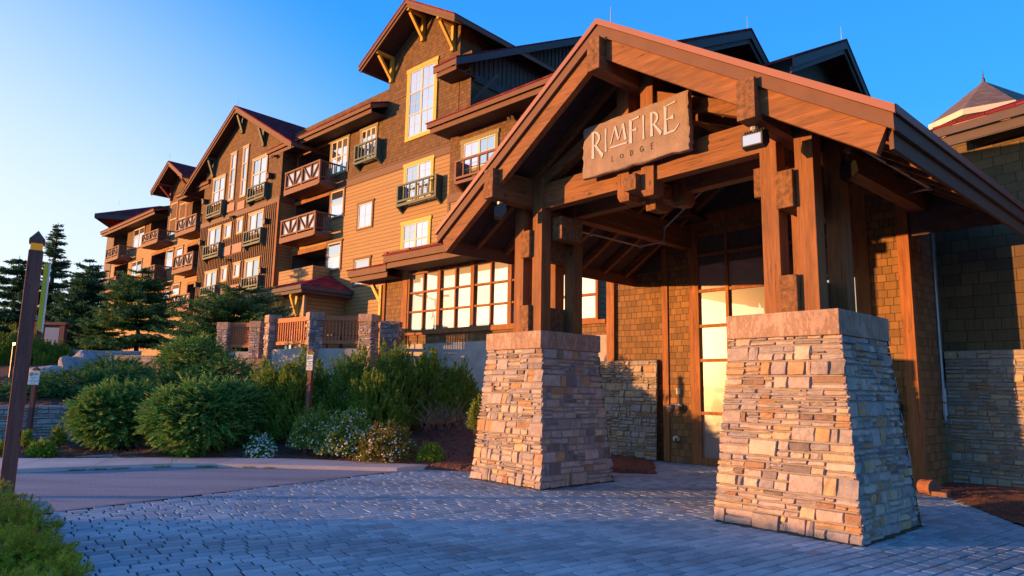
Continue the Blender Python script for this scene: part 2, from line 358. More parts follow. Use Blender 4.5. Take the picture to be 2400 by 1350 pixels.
# ------------------------------------------------------------------ stone work
def stone_face(mb, mortar, c00, c10, c11, c01, nrm, band=(.15,.24), ln=(.14,.42), proud=(.012,.055), rr=rng, gap=.005, over=.02, fine=True, overr=None):
    overr = over if overr is None else overr
    """ledge-stone veneer on a quad (c00,c10 bottom; c11,c01 top), stones proud along nrm"""
    c00, c10, c11, c01 = [np.array(c, float) for c in (c00, c10, c11, c01)]; nrm = np.array(nrm, float)
    H = np.linalg.norm(c01-c00)
    def pt(x, h, d):     # x metres from the left edge at height h, clamped by the face
        t = h/H; a = c00+(c01-c00)*t; b = c10+(c11-c10)*t; L = np.linalg.norm(b-a)
        return a+(b-a)*(x/L)+nrm*d
    def width(h):
        t = h/H; return np.linalg.norm((c10+(c11-c10)*t)-(c00+(c01-c00)*t))
    mortar.quad(c00, c10, c11, c01)
    def stone(x0, x1, h0, h1):
        wl, wr = -over, None
        wd = min(width(h0), width(h1))
        e0 = x0 <= .001; e1 = x1 >= wd-.02
        d = rr.uniform(*proud)
        def xx(x, h):
            ww = width(h)
            if e0 and x == x0: return -over
            if e1 and x == x1: return ww+overr
            return x
        g = gap; j = lambda a=.008: rr.uniform(-a, a)
        back = [pt(xx(x0,h0)+g*(not e0), h0+g, -.01), pt(xx(x1,h0)-g*(not e1), h0+g, -.01), pt(xx(x1,h1)-g*(not e1), h1-g, -.01), pt(xx(x0,h1)+g*(not e0), h1-g, -.01)]
        iw = min(.012, (x1-x0)*.15); ih = min(.012, (h1-h0)*.2)
        tilt = rr.uniform(-.012, .012); tl2 = rr.uniform(-.01, .01)
        nx = 3 if (fine and x1-x0 > .12) else 2
        ny = 2
        front = []
        for b_ in range(ny+1):
            for a_ in range(nx+1):
                fa, fb = a_/nx, b_/ny
                xa = xx(x0, h0)+iw*(1 if not e0 else .6); xb = xx(x1, h0)-iw*(1 if not e1 else .6)
                hh = h0+g+ih+(h1-h0-2*g-2*ih)*fb
                inner = 0 < a_ < nx or 0 < b_ < ny
                dd = d+tilt*(fa-.5)*2+tl2*(fb-.5)*2+(rr.uniform(-.004,.008) if inner else rr.uniform(-.008,.002))
                front.append(pt(xa+(xb-xa)*fa+j(.006), hh+j(.006), max(.004, dd)))
        n1 = nx+1
        fs = []
        for b_ in range(ny):
            for a_ in range(nx):
                q = b_*n1+a_+4; fs.append((q, q+1, q+n1+1, q+n1))
        # sides
        bot = [4+a for a in range(n1)]; top = [4+ny*n1+a for a in range(n1)]
        lef = [4+b_*n1 for b_ in range(ny+1)]; rig = [4+b_*n1+nx for b_ in range(ny+1)]
        fs.append((0, 1, *reversed(bot))); fs.append((2, 3, *top)); fs.append((3, 0, *lef)); fs.append((1, 2, *reversed(rig)))
        mb.add(back+front, fs)
    h = 0.
    while h < H-.02:
        bh = rr.uniform(*band)
        if H-h-bh < band[0]*.6: bh = H-h
        wd = min(width(h), width(min(H, h+bh)))
        x = 0.
        while x < wd-.01:
            seg = rr.uniform(ln[0]*.6, ln[1]*1.8)
            if wd-x-seg < ln[0]*.7: seg = wd-x
            k = rr.choice([1,1,2,2,2,3]) if seg > ln[0]*1.2 else rr.choice([1,1,2])
            cuts = [0]+sorted(min(.82,max(.2, (i+1)/k+rr.uniform(-.12,.12))) for i in range(k-1))+[1]
            for i in range(k):
                xs = x
                while xs < x+seg-.005:
                    l_ = rr.uniform(*ln)*(1.0 if k < 3 else 1.15)
                    if x+seg-xs-l_ < ln[0]*.55: l_ = x+seg-xs
                    stone(xs, xs+l_, h+bh*cuts[i], h+bh*cuts[i+1]); xs += l_
            x += seg
        h += bh

# ================================================================== GROUND
def zfun(x, y):
    """mulch bank level"""
    yb = np.interp(x, [-30,-9.1,-6.9,-4.4,-1.6,-.7,.5,2.9,4,6], [13.4,13.68,14.29,14.48,13.77,13.55,14.3,13.6,20,30])
    t = y-yb
    right = .07+.19*np.clip(t, 0, 9)+.015*np.clip(t-9, 0, 40)
    left = .06+.02*np.clip(t, 0, 3.2)+np.where(y > 17.0, .85+.16*np.clip(y-17., 0, 8)+.02*np.clip(y-25, 0, 60), 0)
    k = np.clip((x+8.4)/1.6, 0, 1)
    z = left*(1-k)+right*k
    # flat by the entrance
    k2 = np.clip((x-.2)/1.3, 0, 1); z = z*(1-k2)+.06*k2
    z = np.where(t < 0, np.maximum(-.35, .06+t*1.2), z)
    return z
def hz(x, y): return float(zfun(np.array([x*1.]), np.array([y*1.]))[0])
nx, ny = 170, 150
xs = np.concatenate([np.linspace(-60,-16,30,endpoint=False), np.linspace(-16,3.2,140)]); ys = np.concatenate([np.linspace(12.5,24,110,endpoint=False), np.linspace(24,90,40)])
X, Y = np.meshgrid(xs, ys); nr = np.random.RandomState(3)
Z = zfun(X, Y)+nr.normal(0, .012, X.shape)+.03*np.sin(X*2.1+Y)*np.sin(Y*1.7)
V = np.stack([X.ravel(), Y.ravel(), Z.ravel()], 1); n_ = len(xs)
q = [(j*n_+i, j*n_+i+1, (j+1)*n_+i+1, (j+1)*n_+i) for j in range(len(ys)-1) for i in range(n_-1)]
b = NB('mulch'); co = b.coord(); f1 = b.noise(30, co, 6, .7); f2 = b.noise(2, co, 4)
vo = b.n('ShaderNodeTexVoronoi'); vo.inputs['Scale'].default_value = 26; b.l(b.coord((1,2.2,1)), vo.inputs['Vector'])
b.base(b.mix(.6, b.ramp(f1, [(.3, (.07,.028,.018)), (.55, (.25,.10,.06)), (.75, (.42,.22,.14))]), b.ramp(vo.outputs['Color'], [(.1,(.5,.45,.45)),(.9,(1.3,1.15,1.05))]), 'MULTIPLY'))
b.rough(.95); b.bump(b.math('ADD', f1, vo.outputs['Distance']), .9, .05); m_mulch = b.m
bed = MB(); bed.v = [tuple(p) for p in V]; bed.f = q
tag(bed.build('mulch_bank', m_mulch), kind='structure')
# bark chips scattered on the visible front of the bank
cv, cf = [], []
for i in range(5200):
    x = rng.uniform(-13, .2); y = rng.uniform(13.4, 17.2)
    if y < np.interp(x, [-30,-9.1,-6.9,-4.4,-1.6,-.7,.5], [13.4,13.68,14.29,14.48,13.77,13.55,14.3]): continue
    z = hz(x, y)+.02; a = rng.uniform(0, 6.28); l = rng.uniform(.02,.06); ww = rng.uniform(.008,.02); t = rng.uniform(-.5,.5)
    c, s_ = math.cos(a), math.sin(a); n0 = len(cv)
    cv += [(x+c*l, y+s_*l, z+t*l), (x-s_*ww, y+c*ww, z+.008), (x-c*l, y-s_*l, z-t*l), (x+s_*ww, y-c*ww, z+.004)]; cf.append((n0, n0+1, n0+2, n0+3))
# right-hand bed by the wing
def bedmesh(poly_px, z, name, extra=.0):
    pts = [gz(x, y, 0.) for x, y in poly_px]
    return pts
rb = MB(); rp = [P.w(-4.2,13.75,.0), P.w(-3.55,12.6,0), P.w(-2.6,11.2,0), P.w(-1.6,9.8,0), P.w(3,8,0), P.w(5,15.3,0), P.w(-4.2,15.3,0)]
cen = np.mean(np.array(rp), 0)
NS = 30
outer = []
for i in range(len(rp)):
    a, c_ = np.array(rp[i]), np.array(rp[(i+1)%len(rp)])
    for k in range(5): outer.append(a+(c_-a)*k/5)
rv = [tuple(cen+np.array([0,0,.10]))]; rings = 10; rf = []
for r_ in range(1, rings+1):
    for i, o_ in enumerate(outer):
        t = r_/rings; p = cen+(o_-cen)*t; rv.append((p[0], p[1], .10*(1-t**3)+.012+rng.uniform(-.012,.012)))
no = len(outer)
for i in range(no): rf.append((0, 1+i, 1+(i+1)%no))
for r_ in range(rings-1):
    for i in range(no): rf.append((1+r_*no+i, 1+(r_+1)*no+i, 1+(r_+1)*no+(i+1)%no, 1+r_*no+(i+1)%no))
rb.v = rv; rb.f = rf
tag(rb.build('mulch_bed', m_mulch), kind='structure')
for i in range(1600):
    p = P.w(rng.uniform(-4.1,-2.2), rng.uniform(11.2,14.2), .075); a = rng.uniform(0,6.28); l = rng.uniform(.015,.05); ww = rng.uniform(.006,.016); c, s_ = math.cos(a), math.sin(a); n0 = len(cv)
    x, y, z = p
    u_, v_ = P.uv(p)
    if v_ < 13.75-(u_+4.2)*1.77+.1: continue
    cv += [(x+c*l, y+s_*l, z+.01), (x-s_*ww, y+c*ww, z+.008), (x-c*l, y-s_*l, z), (x+s_*ww, y-c*ww, z+.004)]; cf.append((n0, n0+1, n0+2, n0+3))
chip = MB(); chip.v = cv; chip.f = cf
m_chip = leafm('bark_chips', (.07,.03,.02), (.34,.17,.11), .9, 0.)
tag(chip.build('bark_chips', m_chip), 'reddish bark chips strewn over the planting beds', 'mulch', kind='stuff')

# base sheet to the horizon
gb = NB('meadow'); gb.base(gb.ramp(gb.noise(.03, gb.coord(), 5), [(.3,(.05,.07,.03)),(.7,(.10,.10,.05))])); gb.rough(.95)
g = MB(); g.quad((-4000,-4000,-.40),(4000,-4000,-.40),(4000,4000,-.40),(-4000,4000,-.40)); tag(g.build('ground', gb.m), kind='structure')
# far hills behind the viewer's left, mirrored in the door glass
hv = []; hf = []; N_ = 90
for i in range(N_+1):
    y_ = -3800+6000*i/N_; hh = 55+34*math.sin(i*.23)+22*math.sin(i*.61+1)+9*math.sin(i*1.7)
    hv += [(-2600+120*math.sin(i*.3), y_, -2.), (-2750+120*math.sin(i*.3), y_, hh*.6), (-2950, y_, hh), (-3600, y_, -2.)]
    if i < N_:
        for k in range(3): hf.append((4*i+k, 4*i+4+k, 4*i+5+k, 4*i+1+k))
hm = MB(); hm.v = hv; hm.f = hf; tag(hm.build('hills', plain('hill_forest', (.10,.10,.12), .95, .2, .01, 0)), kind='structure')
# asphalt road
ab = NB('asphalt'); co = ab.coord(); f1 = ab.noise(42, co, 5, .85); f2 = ab.noise(.9, ab.coord((.25,1.8,1)), 7, .7); f3 = ab.noise(260, co, 2)
c = ab.ramp(f1, [(.34,(.09,.105,.12)),(.5,(.235,.265,.295)),(.68,(.50,.54,.58))])
ab.base(ab.mix(.7, c, ab.ramp(f2, [(.34,(.50,.54,.60)),(.5,(.95,.96,1.)),(.68,(1.2,1.15,1.15))]), 'MULTIPLY')); ab.rough(.9); ab.bump(ab.math('ADD', f1, f3), .6, .01)
E0 = np.array([-5.57,8.83]); ED = np.array([3.41,4.65])/np.linalg.norm([3.41,4.65])
def edge(t): return E0+ED*t
curb = [(-40,10.2),(-14,11.5),(-8.76,12.04),(-7.6,12.75),(-6.48,13.37),(-5.7,13.50),(-4.88,13.48),(-3.5,13.42),(-2.14,13.34)]
rd = MB(); e0 = edge(-26.5); e1 = edge(5.75)
poly = [(-40,-14,0), (e0[0],e0[1],0), (e1[0],e1[1],0)]+[(x,y-.0,0) for x,y in reversed(curb)]
rd.add(poly, [tuple(range(len(poly)))])
tag(rd.build('road', ab.m), kind='structure')
# sidewalk slab with kerb
back = [(-40,11.9),(-14,13.2),(-9.1,13.72),(-8.0,14.05),(-6.9,14.32),(-5.7,14.46),(-4.4,14.5),(-3.0,14.2),(-1.6,13.8)]
sw = MB(); n = len(curb)
vs = [(x,y,.07) for x,y in curb]+[(x,y,.085) for x,y in back]+[(x,y-.0,-.05) for x,y in curb]+[(x,y,-.3) for x,y in back]
fs = [(i,i+1,n+i+1,n+i) for i in range(n-1)]+[(2*n+i,2*n+i+1,i+1,i) for i in range(n-1)]+[(n-1,2*n-1,4*n-1,3*n-1)]
sw.add(vs, fs); swo = tag(sw.build('sidewalk', m_walk), kind='structure')
# joints: thin saw cuts across the walk
jt = MB()
for i in range(1, n-1):
    a = np.array([*curb[i], .074]); c_ = np.array([*back[i], .089]); d = np.array([.008,0,0]); jt.quad(a-d, a+d, c_+d, c_-d)
tag(jt.build('sidewalk_joints', m_mort), kind='structure')
# path that leads to the steps
pth = MB(); pth.add([(-8.75,14.02,.095),(-6.9,14.30,.095),(-7.05,15.6,.10),(-7.75,15.55,.10)], [(0,1,2,3)]); tag(pth.build('path', plain('greenish_concrete', (.33,.30,.24), .9, .15, 2, .2)), kind='structure')
st = MB(); 
for k in range(4): st.box(W0, -7.85, -6.75, 15.55+k*.32, 15.9+k*.32, .0, .24+k*.15)
tag(st.build('steps', m_walk), kind='structure')
sr = MB(); sr.tube([(-7.88,15.5,.08),(-7.86,15.5,.5),(-7.84,16.6,1.05)], [.018]*3, 6)
tag(sr.build('handrail', m_metal, loc=(-7.88,15.5,.08)), 'thin grey handrail at the concrete steps between two round bushes', 'handrail')
# grass tufts on the kerb line
tv = []; tf = []
for cx in (-7.8,-7.5,-7.2,-6.6,-5.9,-5.75,-5.0,-4.6):
    for k in range(60):
        i = rng.uniform(-.12,.12); y = np.interp(cx+i, [c[0] for c in curb], [c[1] for c in curb])-.02; x = cx+i; h = rng.uniform(.015,.05); n0 = len(tv)
        tv += [(x-.006,y,0),(x+.006,y,0),(x+rng.uniform(-.03,.03),y-rng.uniform(0,.05),h)]; tf.append((n0,n0+1,n0+2))
gt = MB(); gt.v = tv; gt.f = tf; tag(gt.build('kerb_grass', m_lime), 'grass tufts growing in the kerb joint', 'grass', kind='stuff')

# pavers, each stone modelled
PA = math.atan2(*(lambda r:(r[1], r[0]))(ray(3400, 935)))   # heading of the courses
PF = Frame(PA)
pb = NB('paver_block'); ge = pb.n('ShaderNodeNewGeometry'); co = pb.coord(); f1 = pb.noise(70, co, 4, .7); f2 = pb.noise(.45, co, 4)
c = pb.ramp(ge.outputs['Random Per Island'], [(0,(.25,.325,.355)),(.5,(.35,.435,.47)),(.96,(.42,.49,.51)),(.985,(.36,.36,.36)),(1,(.36,.33,.31))])
c = pb.mix(.6, c, pb.ramp(f1, [(.3,(.72,.72,.72)),(.7,(1.15,1.15,1.15))]), 'MULTIPLY')
tm = pb.n('ShaderNodeTexWave'); tm.wave_type = 'RINGS'; tm.inputs['Scale'].default_value = .085; tm.inputs['Distortion'].default_value = 1.2; tm.inputs['Detail'].default_value = 2; pb.l(pb.coord((1,.8,1)), tm.inputs['Vector'])
c = pb.mix(.55, c, pb.ramp(tm.outputs['Fac'], [(.90,(1,1,1)),(.97,(.62,.60,.60))]), 'MULTIPLY')
pb.base(pb.mix(.7, c, pb.ramp(f2, [(.32,(.72,.72,.74)),(.62,(1.08,1.06,1.05))]), 'MULTIPLY')); pb.rough(.92); pb.b.inputs['Specular IOR Level'].default_value = .2; pb.bump(f1, .5, .008)
corners = [np.array(p) for p in ((-9,1.0),(14,1.0),(14,14),(2.6,15.2),(.4,14.4),(-.9,13.75),(-1.5,13.8),(-2.1,13.55))]
def inside(x, y):
    # right of road edge, in front of the beds
    if (x-E0[0])*ED[1]-(y-E0[1])*ED[0] < .10: return False
    u_, v_ = P.uv((x, y, 0))
    if v_ > 13.45: return False
    if u_ > -4.2 and v_ > 13.75-(u_+4.2)*1.77+.45 : return False
    if u_ < -9.75 and y > np.interp(x, [-30,-9.1,-6.9,-4.4,-1.6,-.7,.5,2.9], [13.4,13.68,14.29,14.48,13.77,13.55,14.3,13.6])+.1: return False
    # only what the lens can see
    d = np.array([x, y, -1.6]); wdep = d@FW
    if wdep < 1.5: return False
    px = FPX*(d@RI)/wdep; py = FPX*(d@UP)/wdep
    return abs(px) < 1500 and py > -900
RH = .142; pvv, pff = [], []
us = [PF.uv((x,y,0)) for x,y in ((-9,1),(14,1),(14,16),(-6,16))]
u0, u1 = -4, 17; v0, v1 = -6, 17
row = v0; ri = 0
while row < v1:
    x = u0+rng.uniform(0,.2); hgt = RH
    while x < u1:
        l = rng.choice([.235,.235,.235,.19,.19,.145])
        wx, wy, _ = PF.w(x+l/2, row+hgt/2, 0)
        if inside(wx, wy):
            g_ = .0065; c_ = .011; z = rng.uniform(-.002,.002); n0 = len(pvv)
            tx, ty = rng.uniform(-.0015,.0015), rng.uniform(-.0015,.0015)
            for (du, dv, dz) in ((g_,g_,-.010),(l-g_,g_,-.010),(l-g_,hgt-g_,-.010),(g_,hgt-g_,-.010),(g_+c_,g_+c_,0),(l-g_-c_,g_+c_,0),(l-g_-c_,hgt-g_-c_,0),(g_+c_,hgt-g_-c_,0)):
                p = PF.w(x+du, row+dv, 0); pvv.append((p[0], p[1], z+dz+(tx*(1 if du>l/2 else -1)+ty*(1 if dv>hgt/2 else -1))))
            pff += [(n0,n0+1,n0+5,n0+4),(n0+1,n0+2,n0+6,n0+5),(n0+2,n0+3,n0+7,n0+6),(n0+3,n0,n0+4,n0+7),(n0+4,n0+5,n0+6,n0+7)]
        x += l
    row += hgt; ri += 1
pm = MB(); pm.v = pvv; pm.f = pff
tag(pm.build('pavement', pb.m), kind='structure')
sub = MB(); e2 = edge(-14); e3 = edge(5.75)
sp_ = [(e2[0],e2[1]),(16,-3),(18,20),(0,20),(-.9,13.9),(-2,13.7),(e3[0],e3[1])]
sub.add([(x,y,-.018) for x,y in sp_], [tuple(range(len(sp_)))])
tag(sub.build('paver_joint_sand', plain('joint_sand', (.03,.03,.032), .95, .3, 30)), kind='structure')
# flush concrete band between road and pavers
eb = MB(); a, c_ = edge(-14), edge(5.7); nrm = np.array([ED[1], -ED[0]])
eb.add([(*a,.004),(*(a+nrm*.11),.004),(*(c_+nrm*.11),.004),(*c_,.004)], [(0,1,2,3)]); tag(eb.build('edge_band', plain('edge_concrete', (.20,.20,.21), .9, .2, 8)), kind='structure')

# ================================================================== LODGE
VW = 19.; VB = 18.09
LO = F.w(-35.2, VW, 0)
lodge = thing('lodge_building', 'four storey brown shingle and tan siding lodge with steep red roofs and timber balconies', 'building', LO, TF)
def part(mb, name, mat, parent=None, **k): return mb.build(name, mat, parent or lodge, root=lodge, **k)
def lites(mb, fr, us, zs, v):
    for i in range(len(us)-1):
        for j in range(len(zs)-1):
            t = [rng.uniform(-.0022, .0022) for _ in range(3)]
            mb.quad(fr.w(us[i],v+t[0],zs[j]), fr.w(us[i+1],v+t[1],zs[j]), fr.w(us[i+1],v+t[1]+t[2]-t[0]*.0,zs[j+1]), fr.w(us[i],v+t[2],zs[j+1]))
def rectwall(mb, fr, u0, u1, z0, z1, v, holes=()):
    us = sorted({u0, u1, *[h[0] for h in holes], *[h[1] for h in holes]}); zs = sorted({z0, z1, *[h[2] for h in holes], *[h[3] for h in holes]})
    us = [u for u in us if u0 <= u <= u1]; zs = [z for z in zs if z0 <= z <= z1]
    for i in range(len(us)-1):
        for j in range(len(zs)-1):
            cu, cz = (us[i]+us[i+1])/2, (zs[j]+zs[j+1])/2
            if any(h[0] < cu < h[1] and h[2] < cz < h[3] for h in holes): continue
            mb.quad(fr.w(us[i],v,zs[j]), fr.w(us[i+1],v,zs[j]), fr.w(us[i+1],v,zs[j+1]), fr.w(us[i],v,zs[j+1]))
def window(u0, u1, z0, z1, v, cols=1, rows=1, trim=None, sash=None, tw=.12, mid=False, head=True, g=None, root=None, fr=F, grille=0, d=.05):
    """a casing with its sash and pane, proud of the wall"""
    root = root or lodge
    t = MB()
    if trim:
        t.box(fr,u0,u0+tw,v-d,v+.02,z0,z1-tw); t.box(fr,u1-tw,u1,v-d,v+.02,z0,z1-tw); t.box(fr,u0-(.05 if head else 0),u1+(.05 if head else 0),v-d-.012,v+.02,z1-tw,z1); t.box(fr,u0+tw,u1-tw,v-d-.004,v+.02,z0,z0+tw*.8)
        wo_ = t.build('window', trim, root, root=root)
    else: tw = 0.; wo_ = None
    a0, a1, c0, c1 = u0+tw, u1-tw, z0+tw*.8, z1-tw
    s = MB(); sw_ = .055
    cw = (a1-a0)/cols
    pane = MB()
    for i in range(cols):
        x0, x1 = a0+i*cw, a0+(i+1)*cw
        if mid and i > 0: t2 = .06
        s.box(fr,x0,x0+sw_,v-d+.012,v,c0,c1); s.box(fr,x1-sw_,x1,v-d+.012,v,c0,c1); s.box(fr,x0+sw_,x1-sw_,v-d+.012,v,c0,c0+sw_); s.box(fr,x0+sw_,x1-sw_,v-d+.012,v,c1-sw_,c1)
        for r_ in range(1, rows):
            zz = c0+(c1-c0)*r_/rows; s.box(fr,x0+sw_,x1-sw_,v-d+.016,v,zz-.03,zz+.03)
        if grille:
            for r_ in range(rows):
                zz0 = c0+(c1-c0)*r_/rows+.05; zz1 = c0+(c1-c0)*(r_+1)/rows-.05
                s.box(fr,(x0+x1)/2-.008,(x0+x1)/2+.008,v-.022,v,zz0,zz1); s.box(fr,x0+sw_,(x0+x1)/2-.008,v-.021,v,(zz0+zz1)/2-.008,(zz0+zz1)/2+.008); s.box(fr,(x0+x1)/2+.008,x1-sw_,v-.021,v,(zz0+zz1)/2-.008,(zz0+zz1)/2+.008)
    lites(pane, fr, [a0+.01+(a1-a0-.02)*i/cols for i in range(cols+1)], [c0+.01+(c1-c0-.02)*i/rows for i in range(rows+1)], v-.014)
    so_ = s.build('sash' if wo_ else 'window', sash or m_cream, wo_ or root, root=root)
    pane.build('pane', g or m_glass, wo_ or so_, root=root)
    return wo_ or so_
def wpx(tl, br, v, **k):
    (u0, z1), (u1, z0) = F.fv(*tl, v), F.fv(*br, v); return window(u0, u1, z0, z1, v, **k)
def loggia(u0, u1, z0, z1, v, depth=1.6, door=True, glassm=None):
    b = MB(); w_ = F.w
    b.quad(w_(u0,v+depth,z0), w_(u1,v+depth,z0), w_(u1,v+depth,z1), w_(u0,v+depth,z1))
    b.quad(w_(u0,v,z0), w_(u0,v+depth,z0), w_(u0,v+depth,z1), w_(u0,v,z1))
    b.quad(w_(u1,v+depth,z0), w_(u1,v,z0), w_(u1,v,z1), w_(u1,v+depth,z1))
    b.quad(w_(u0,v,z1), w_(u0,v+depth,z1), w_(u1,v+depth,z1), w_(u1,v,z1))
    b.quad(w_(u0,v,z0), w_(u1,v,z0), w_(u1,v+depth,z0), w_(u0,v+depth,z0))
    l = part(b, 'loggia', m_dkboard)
    if door:
        window(u0+.25, u1-.35, z0+.02, z1-.35, v+depth-.01, cols=2, rows=1, trim=None, sash=m_trim, g=glassm or m_glassb)
    t = MB(); t.box(F,u0-.16,u0,v-.045,v+.1,z0,z1+.22); t.box(F,u0,u1,v-.05,v+.1,z1,z1+.22); part(t, 'opening_trim', m_otrim)
    return l
def balcony(tl, tr, bl, v=17.95, back=VW, deck=.2):
    u0, zt = F.fv(*tl, v); u1, _ = F.fv(*tr, v); _, zb = F.fv(*bl, v)
    d = MB(); d.box(F,u0,u1,v,back-.03,zb,zb+.26); d.box(F,u0-.03,u1+.03,v-.05,v,zb+.05,zb+.31); d.box(F,u0+.05,u1-.05,v-.07,v-.05,zb-.0,zb+.06)
    bo = part(d, 'balcony', m_balc)
    r = MB(); z0 = zb+.40
    for u in (u0+.06, (u0+u1)/2, u1-.06): r.box(F,u-.06,u+.06,v-.045,v+.075,zb+.31,zt-.08)
    r.box(F,u0-.02,u1+.02,v-.06,v+.09,zt-.08,zt); r.box(F,u0+.12,(u0+u1)/2-.06,v-.03,v+.05,z0,z0+.08); r.box(F,(u0+u1)/2+.06,u1-.12,v-.03,v+.05,z0,z0+.08)
    for a, c_ in ((u0+.12, (u0+u1)/2-.06), ((u0+u1)/2+.06, u1-.12)):
        m_ = (a+c_)/2
        r.box(F,m_-.035,m_+.035,v-.02,v+.04,z0+.08,zt-.08)
        for k in (-1, 1):
            p0 = F.w(m_+k*.10, v+.01, z0+.09); p1 = F.w(m_+k*(c_-a)*.47, v+.01, zt-.10); r.bar(p0, p1, .055, .055, tuple(F.V))
    for u in (u0+.05, u1-.05):     # side rails
        r.box(F,u-.045,u+.045,v+.10,back-.03,zt-.08,zt-.005); r.box(F,u-.03,u+.03,v+.10,back-.03,z0,z0+.07)
        k = v+.2
        while k < back-.1:
            r.box(F,u-.02,u+.02,k-.02,k+.02,z0+.07,zt-.08); k += .13
    part(r, 'railing', m_balc, bo)
    p = MB(); p.box(F,u0+.13,u1-.13,v+.055,v+.068,z0+.09,zt-.09); part(p, 'glass_panel', m_bpanel, bo)
    return bo
def juliet(tl, tr, bl, v, back, mat=None, sides=True):
    mat = mat or m_green
    u0, zt = F.fv(*tl, v); u1, _ = F.fv(*tr, v); _, zb = F.fv(*bl, v); m_ = (u0+u1)/2
    r = MB()
    for u in (u0, u1):   # solid cheeks with a cut-off foot
        pts = [F.w(u-.05,v,zb+.1), F.w(u-.05,v,zt), F.w(u-.05,back,zt), F.w(u-.05,back,zb-.18)]
        r.prism(pts, np.array(F.U)*.10)
    r.box(F,u0+.05,u1-.05,v-.01,v+.07,zt-.08,zt-.002); r.box(F,u0+.05,u1-.05,v-.008,v+.06,zb+.28,zb+.37); r.box(F,u0+.05,u1-.05,v+.002,v+.1,zb+.08,zb+.2)
    r.box(F,m_-.05,m_+.05,v-.004,v+.05,zb+.2,zt-.08)
    for a, c_ in ((u0+.05, m_-.05), (m_+.05, u1-.05)):
        for k in (1, 2): 
            x = a+(c_-a)*k/3; r.box(F,x-.03,x+.03,v+.0,v+.05,zb+.37,zt-.08)
    return part(r, 'juliet_balcony', mat)
def slab(pts, th, mb=None, down=True):
    mb = mb or MB(); return mb.prism(pts, (0,0,-th))
def bracket(u, v0, v1, zt, drop, mat, wd=.16):
    """wooden knee brace from wall v0 out to v1"""
    b = MB(); b.box(F,u-wd/2,u+wd/2,v0-.16,v0,zt-drop,zt-.15); b.box(F,u-wd/2,u+wd/2,v1,v0,zt-.15,zt)
    b.bar(F.w(u,v1+.15,zt-.2), F.w(u,v0-.12,zt-drop+.2), wd*.9, .12, (0,0,1))
    return part(b, 'bracket', mat)

# -- main facade wall
u_l = -35.2; u_r = -20.55
_, z_band = F.fv(1000, 358, VW)
hD1a = F.fv(702, 369, VW); hD1b = F.fv(775, 435, VW)
fl = [z_band+.2-k*2.9 for k in range(4)]       # floor levels
holesD = [(hD1a[0], hD1b[0], hD1a[1]-2.35-k*2.92, hD1a[1]-k*2.92) for k in range(3)]
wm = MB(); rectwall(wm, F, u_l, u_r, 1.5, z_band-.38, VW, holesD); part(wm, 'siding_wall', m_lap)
wm = MB(); rectwall(wm, F, u_l-4, u_r, z_band, 16.3, VW, holesD); part(wm, 'shingle_wall', m_shing)
t = MB(); t.box(F,u_l,holesD[0][0]-.17,VW-.04,VW+.02,z_band-.38,z_band); t.box(F,holesD[0][1]+.0,u_r,VW-.04,VW+.02,z_band-.38,z_band); t.box(F,holesD[0][1]+.0,u_r,VW-.07,VW-.04,z_band-.03,z_band+.02); part(t, 'belt_trim', m_trim)
for k, h in enumerate(holesD): loggia(*h, VW)
balcony((670.5,406.3), (752.8,372), (665.6,460.9))
balcony((660,518.4), (741.7,491.8), (655.5,572.6))
# parapet of the lowest balcony
pu0, pz = F.fv(654, 638, 17.95); pu1, _ = F.fv(734, 615, 17.95)
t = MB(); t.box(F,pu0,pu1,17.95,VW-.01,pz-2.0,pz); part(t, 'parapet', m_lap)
# windows on the main wall
wpx((777.2,331.5),(816.4,402), VW, cols=3, rows=2, trim=m_olive, tw=.14)
wpx((846.5,304.5),(883,372), VW, cols=3, rows=2, trim=m_olive, tw=.14)
wpx((775.6,447.8),(806.6,508), VW, cols=1, rows=2, trim=m_trim)
wpx((839.5,476.7),(874,532.6), VW, cols=1, rows=1, trim=m_trim, grille=1)
wpx((767.5,568.2),(799.5,633), VW, cols=1, rows=2, trim=m_trim)
wpx((830.6,606.4),(867,667.7), VW, cols=1, rows=2, trim=m_trim)
wpx((949,387),(1015,462), VW, cols=2, rows=2, trim=m_yellow, tw=.16, grille=1)
wpx((942.8,521.8),(1008,600), VW, cols=2, rows=2, trim=m_yellow, tw=.16, grille=1)
juliet((831.8,342),(882.3,320.7),(828.6,390.8), 18.62, VW)
juliet((931.5,434.9),(1020.9,409.7),(930.2,489), 18.62, VW)
# -- main eave and roof left of the tower
def eave(u0, u1, vf, vw, zt, run, rise, mat=m_fascia, ends=True, soff=True, th=.34, up=.0):
    e = MB(); e.box(F,u0,u1,vf,vf+.05,zt-th*.55,zt); e.box(F,u0+.08,u1-.08,vf+.12,vf+.17,zt-th-.05,zt-th*.5)
    # raked end boards
    for u in ((u0,u1) if ends else ()):
        e.prism([F.w(u-.03,vf+.05,zt), F.w(u-.03,vf+run,zt+rise), F.w(u-.03,vf+run,zt+rise-th*.6), F.w(u-.03,vf+.05,zt-th*.6)], np.array(F.U)*.06)
    fo = part(e, 'fascia', mat)
    r = MB(); slab([F.w(u0-.06,vf-.03,zt+.06), F.w(u1+.06,vf-.03,zt+.06), F.w(u1+.06,vf+run,zt+rise+.06), F.w(u0-.06,vf+run,zt+rise+.06)], .055, r); part(r, 'roof', m_roof)
    if soff:
        s = MB(); s.box(F,u0+.09,u1-.09,vf+.17,vw+.3,zt-th,zt-th+.04)
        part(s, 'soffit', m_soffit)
    return fo
ez = F.fv(625, 355, 17.95)
eu1 = F.fv(869, 227, 17.95)[0]
eave(ez[0], eu1, 17.95, VW, ez[1], 7., 2.6)
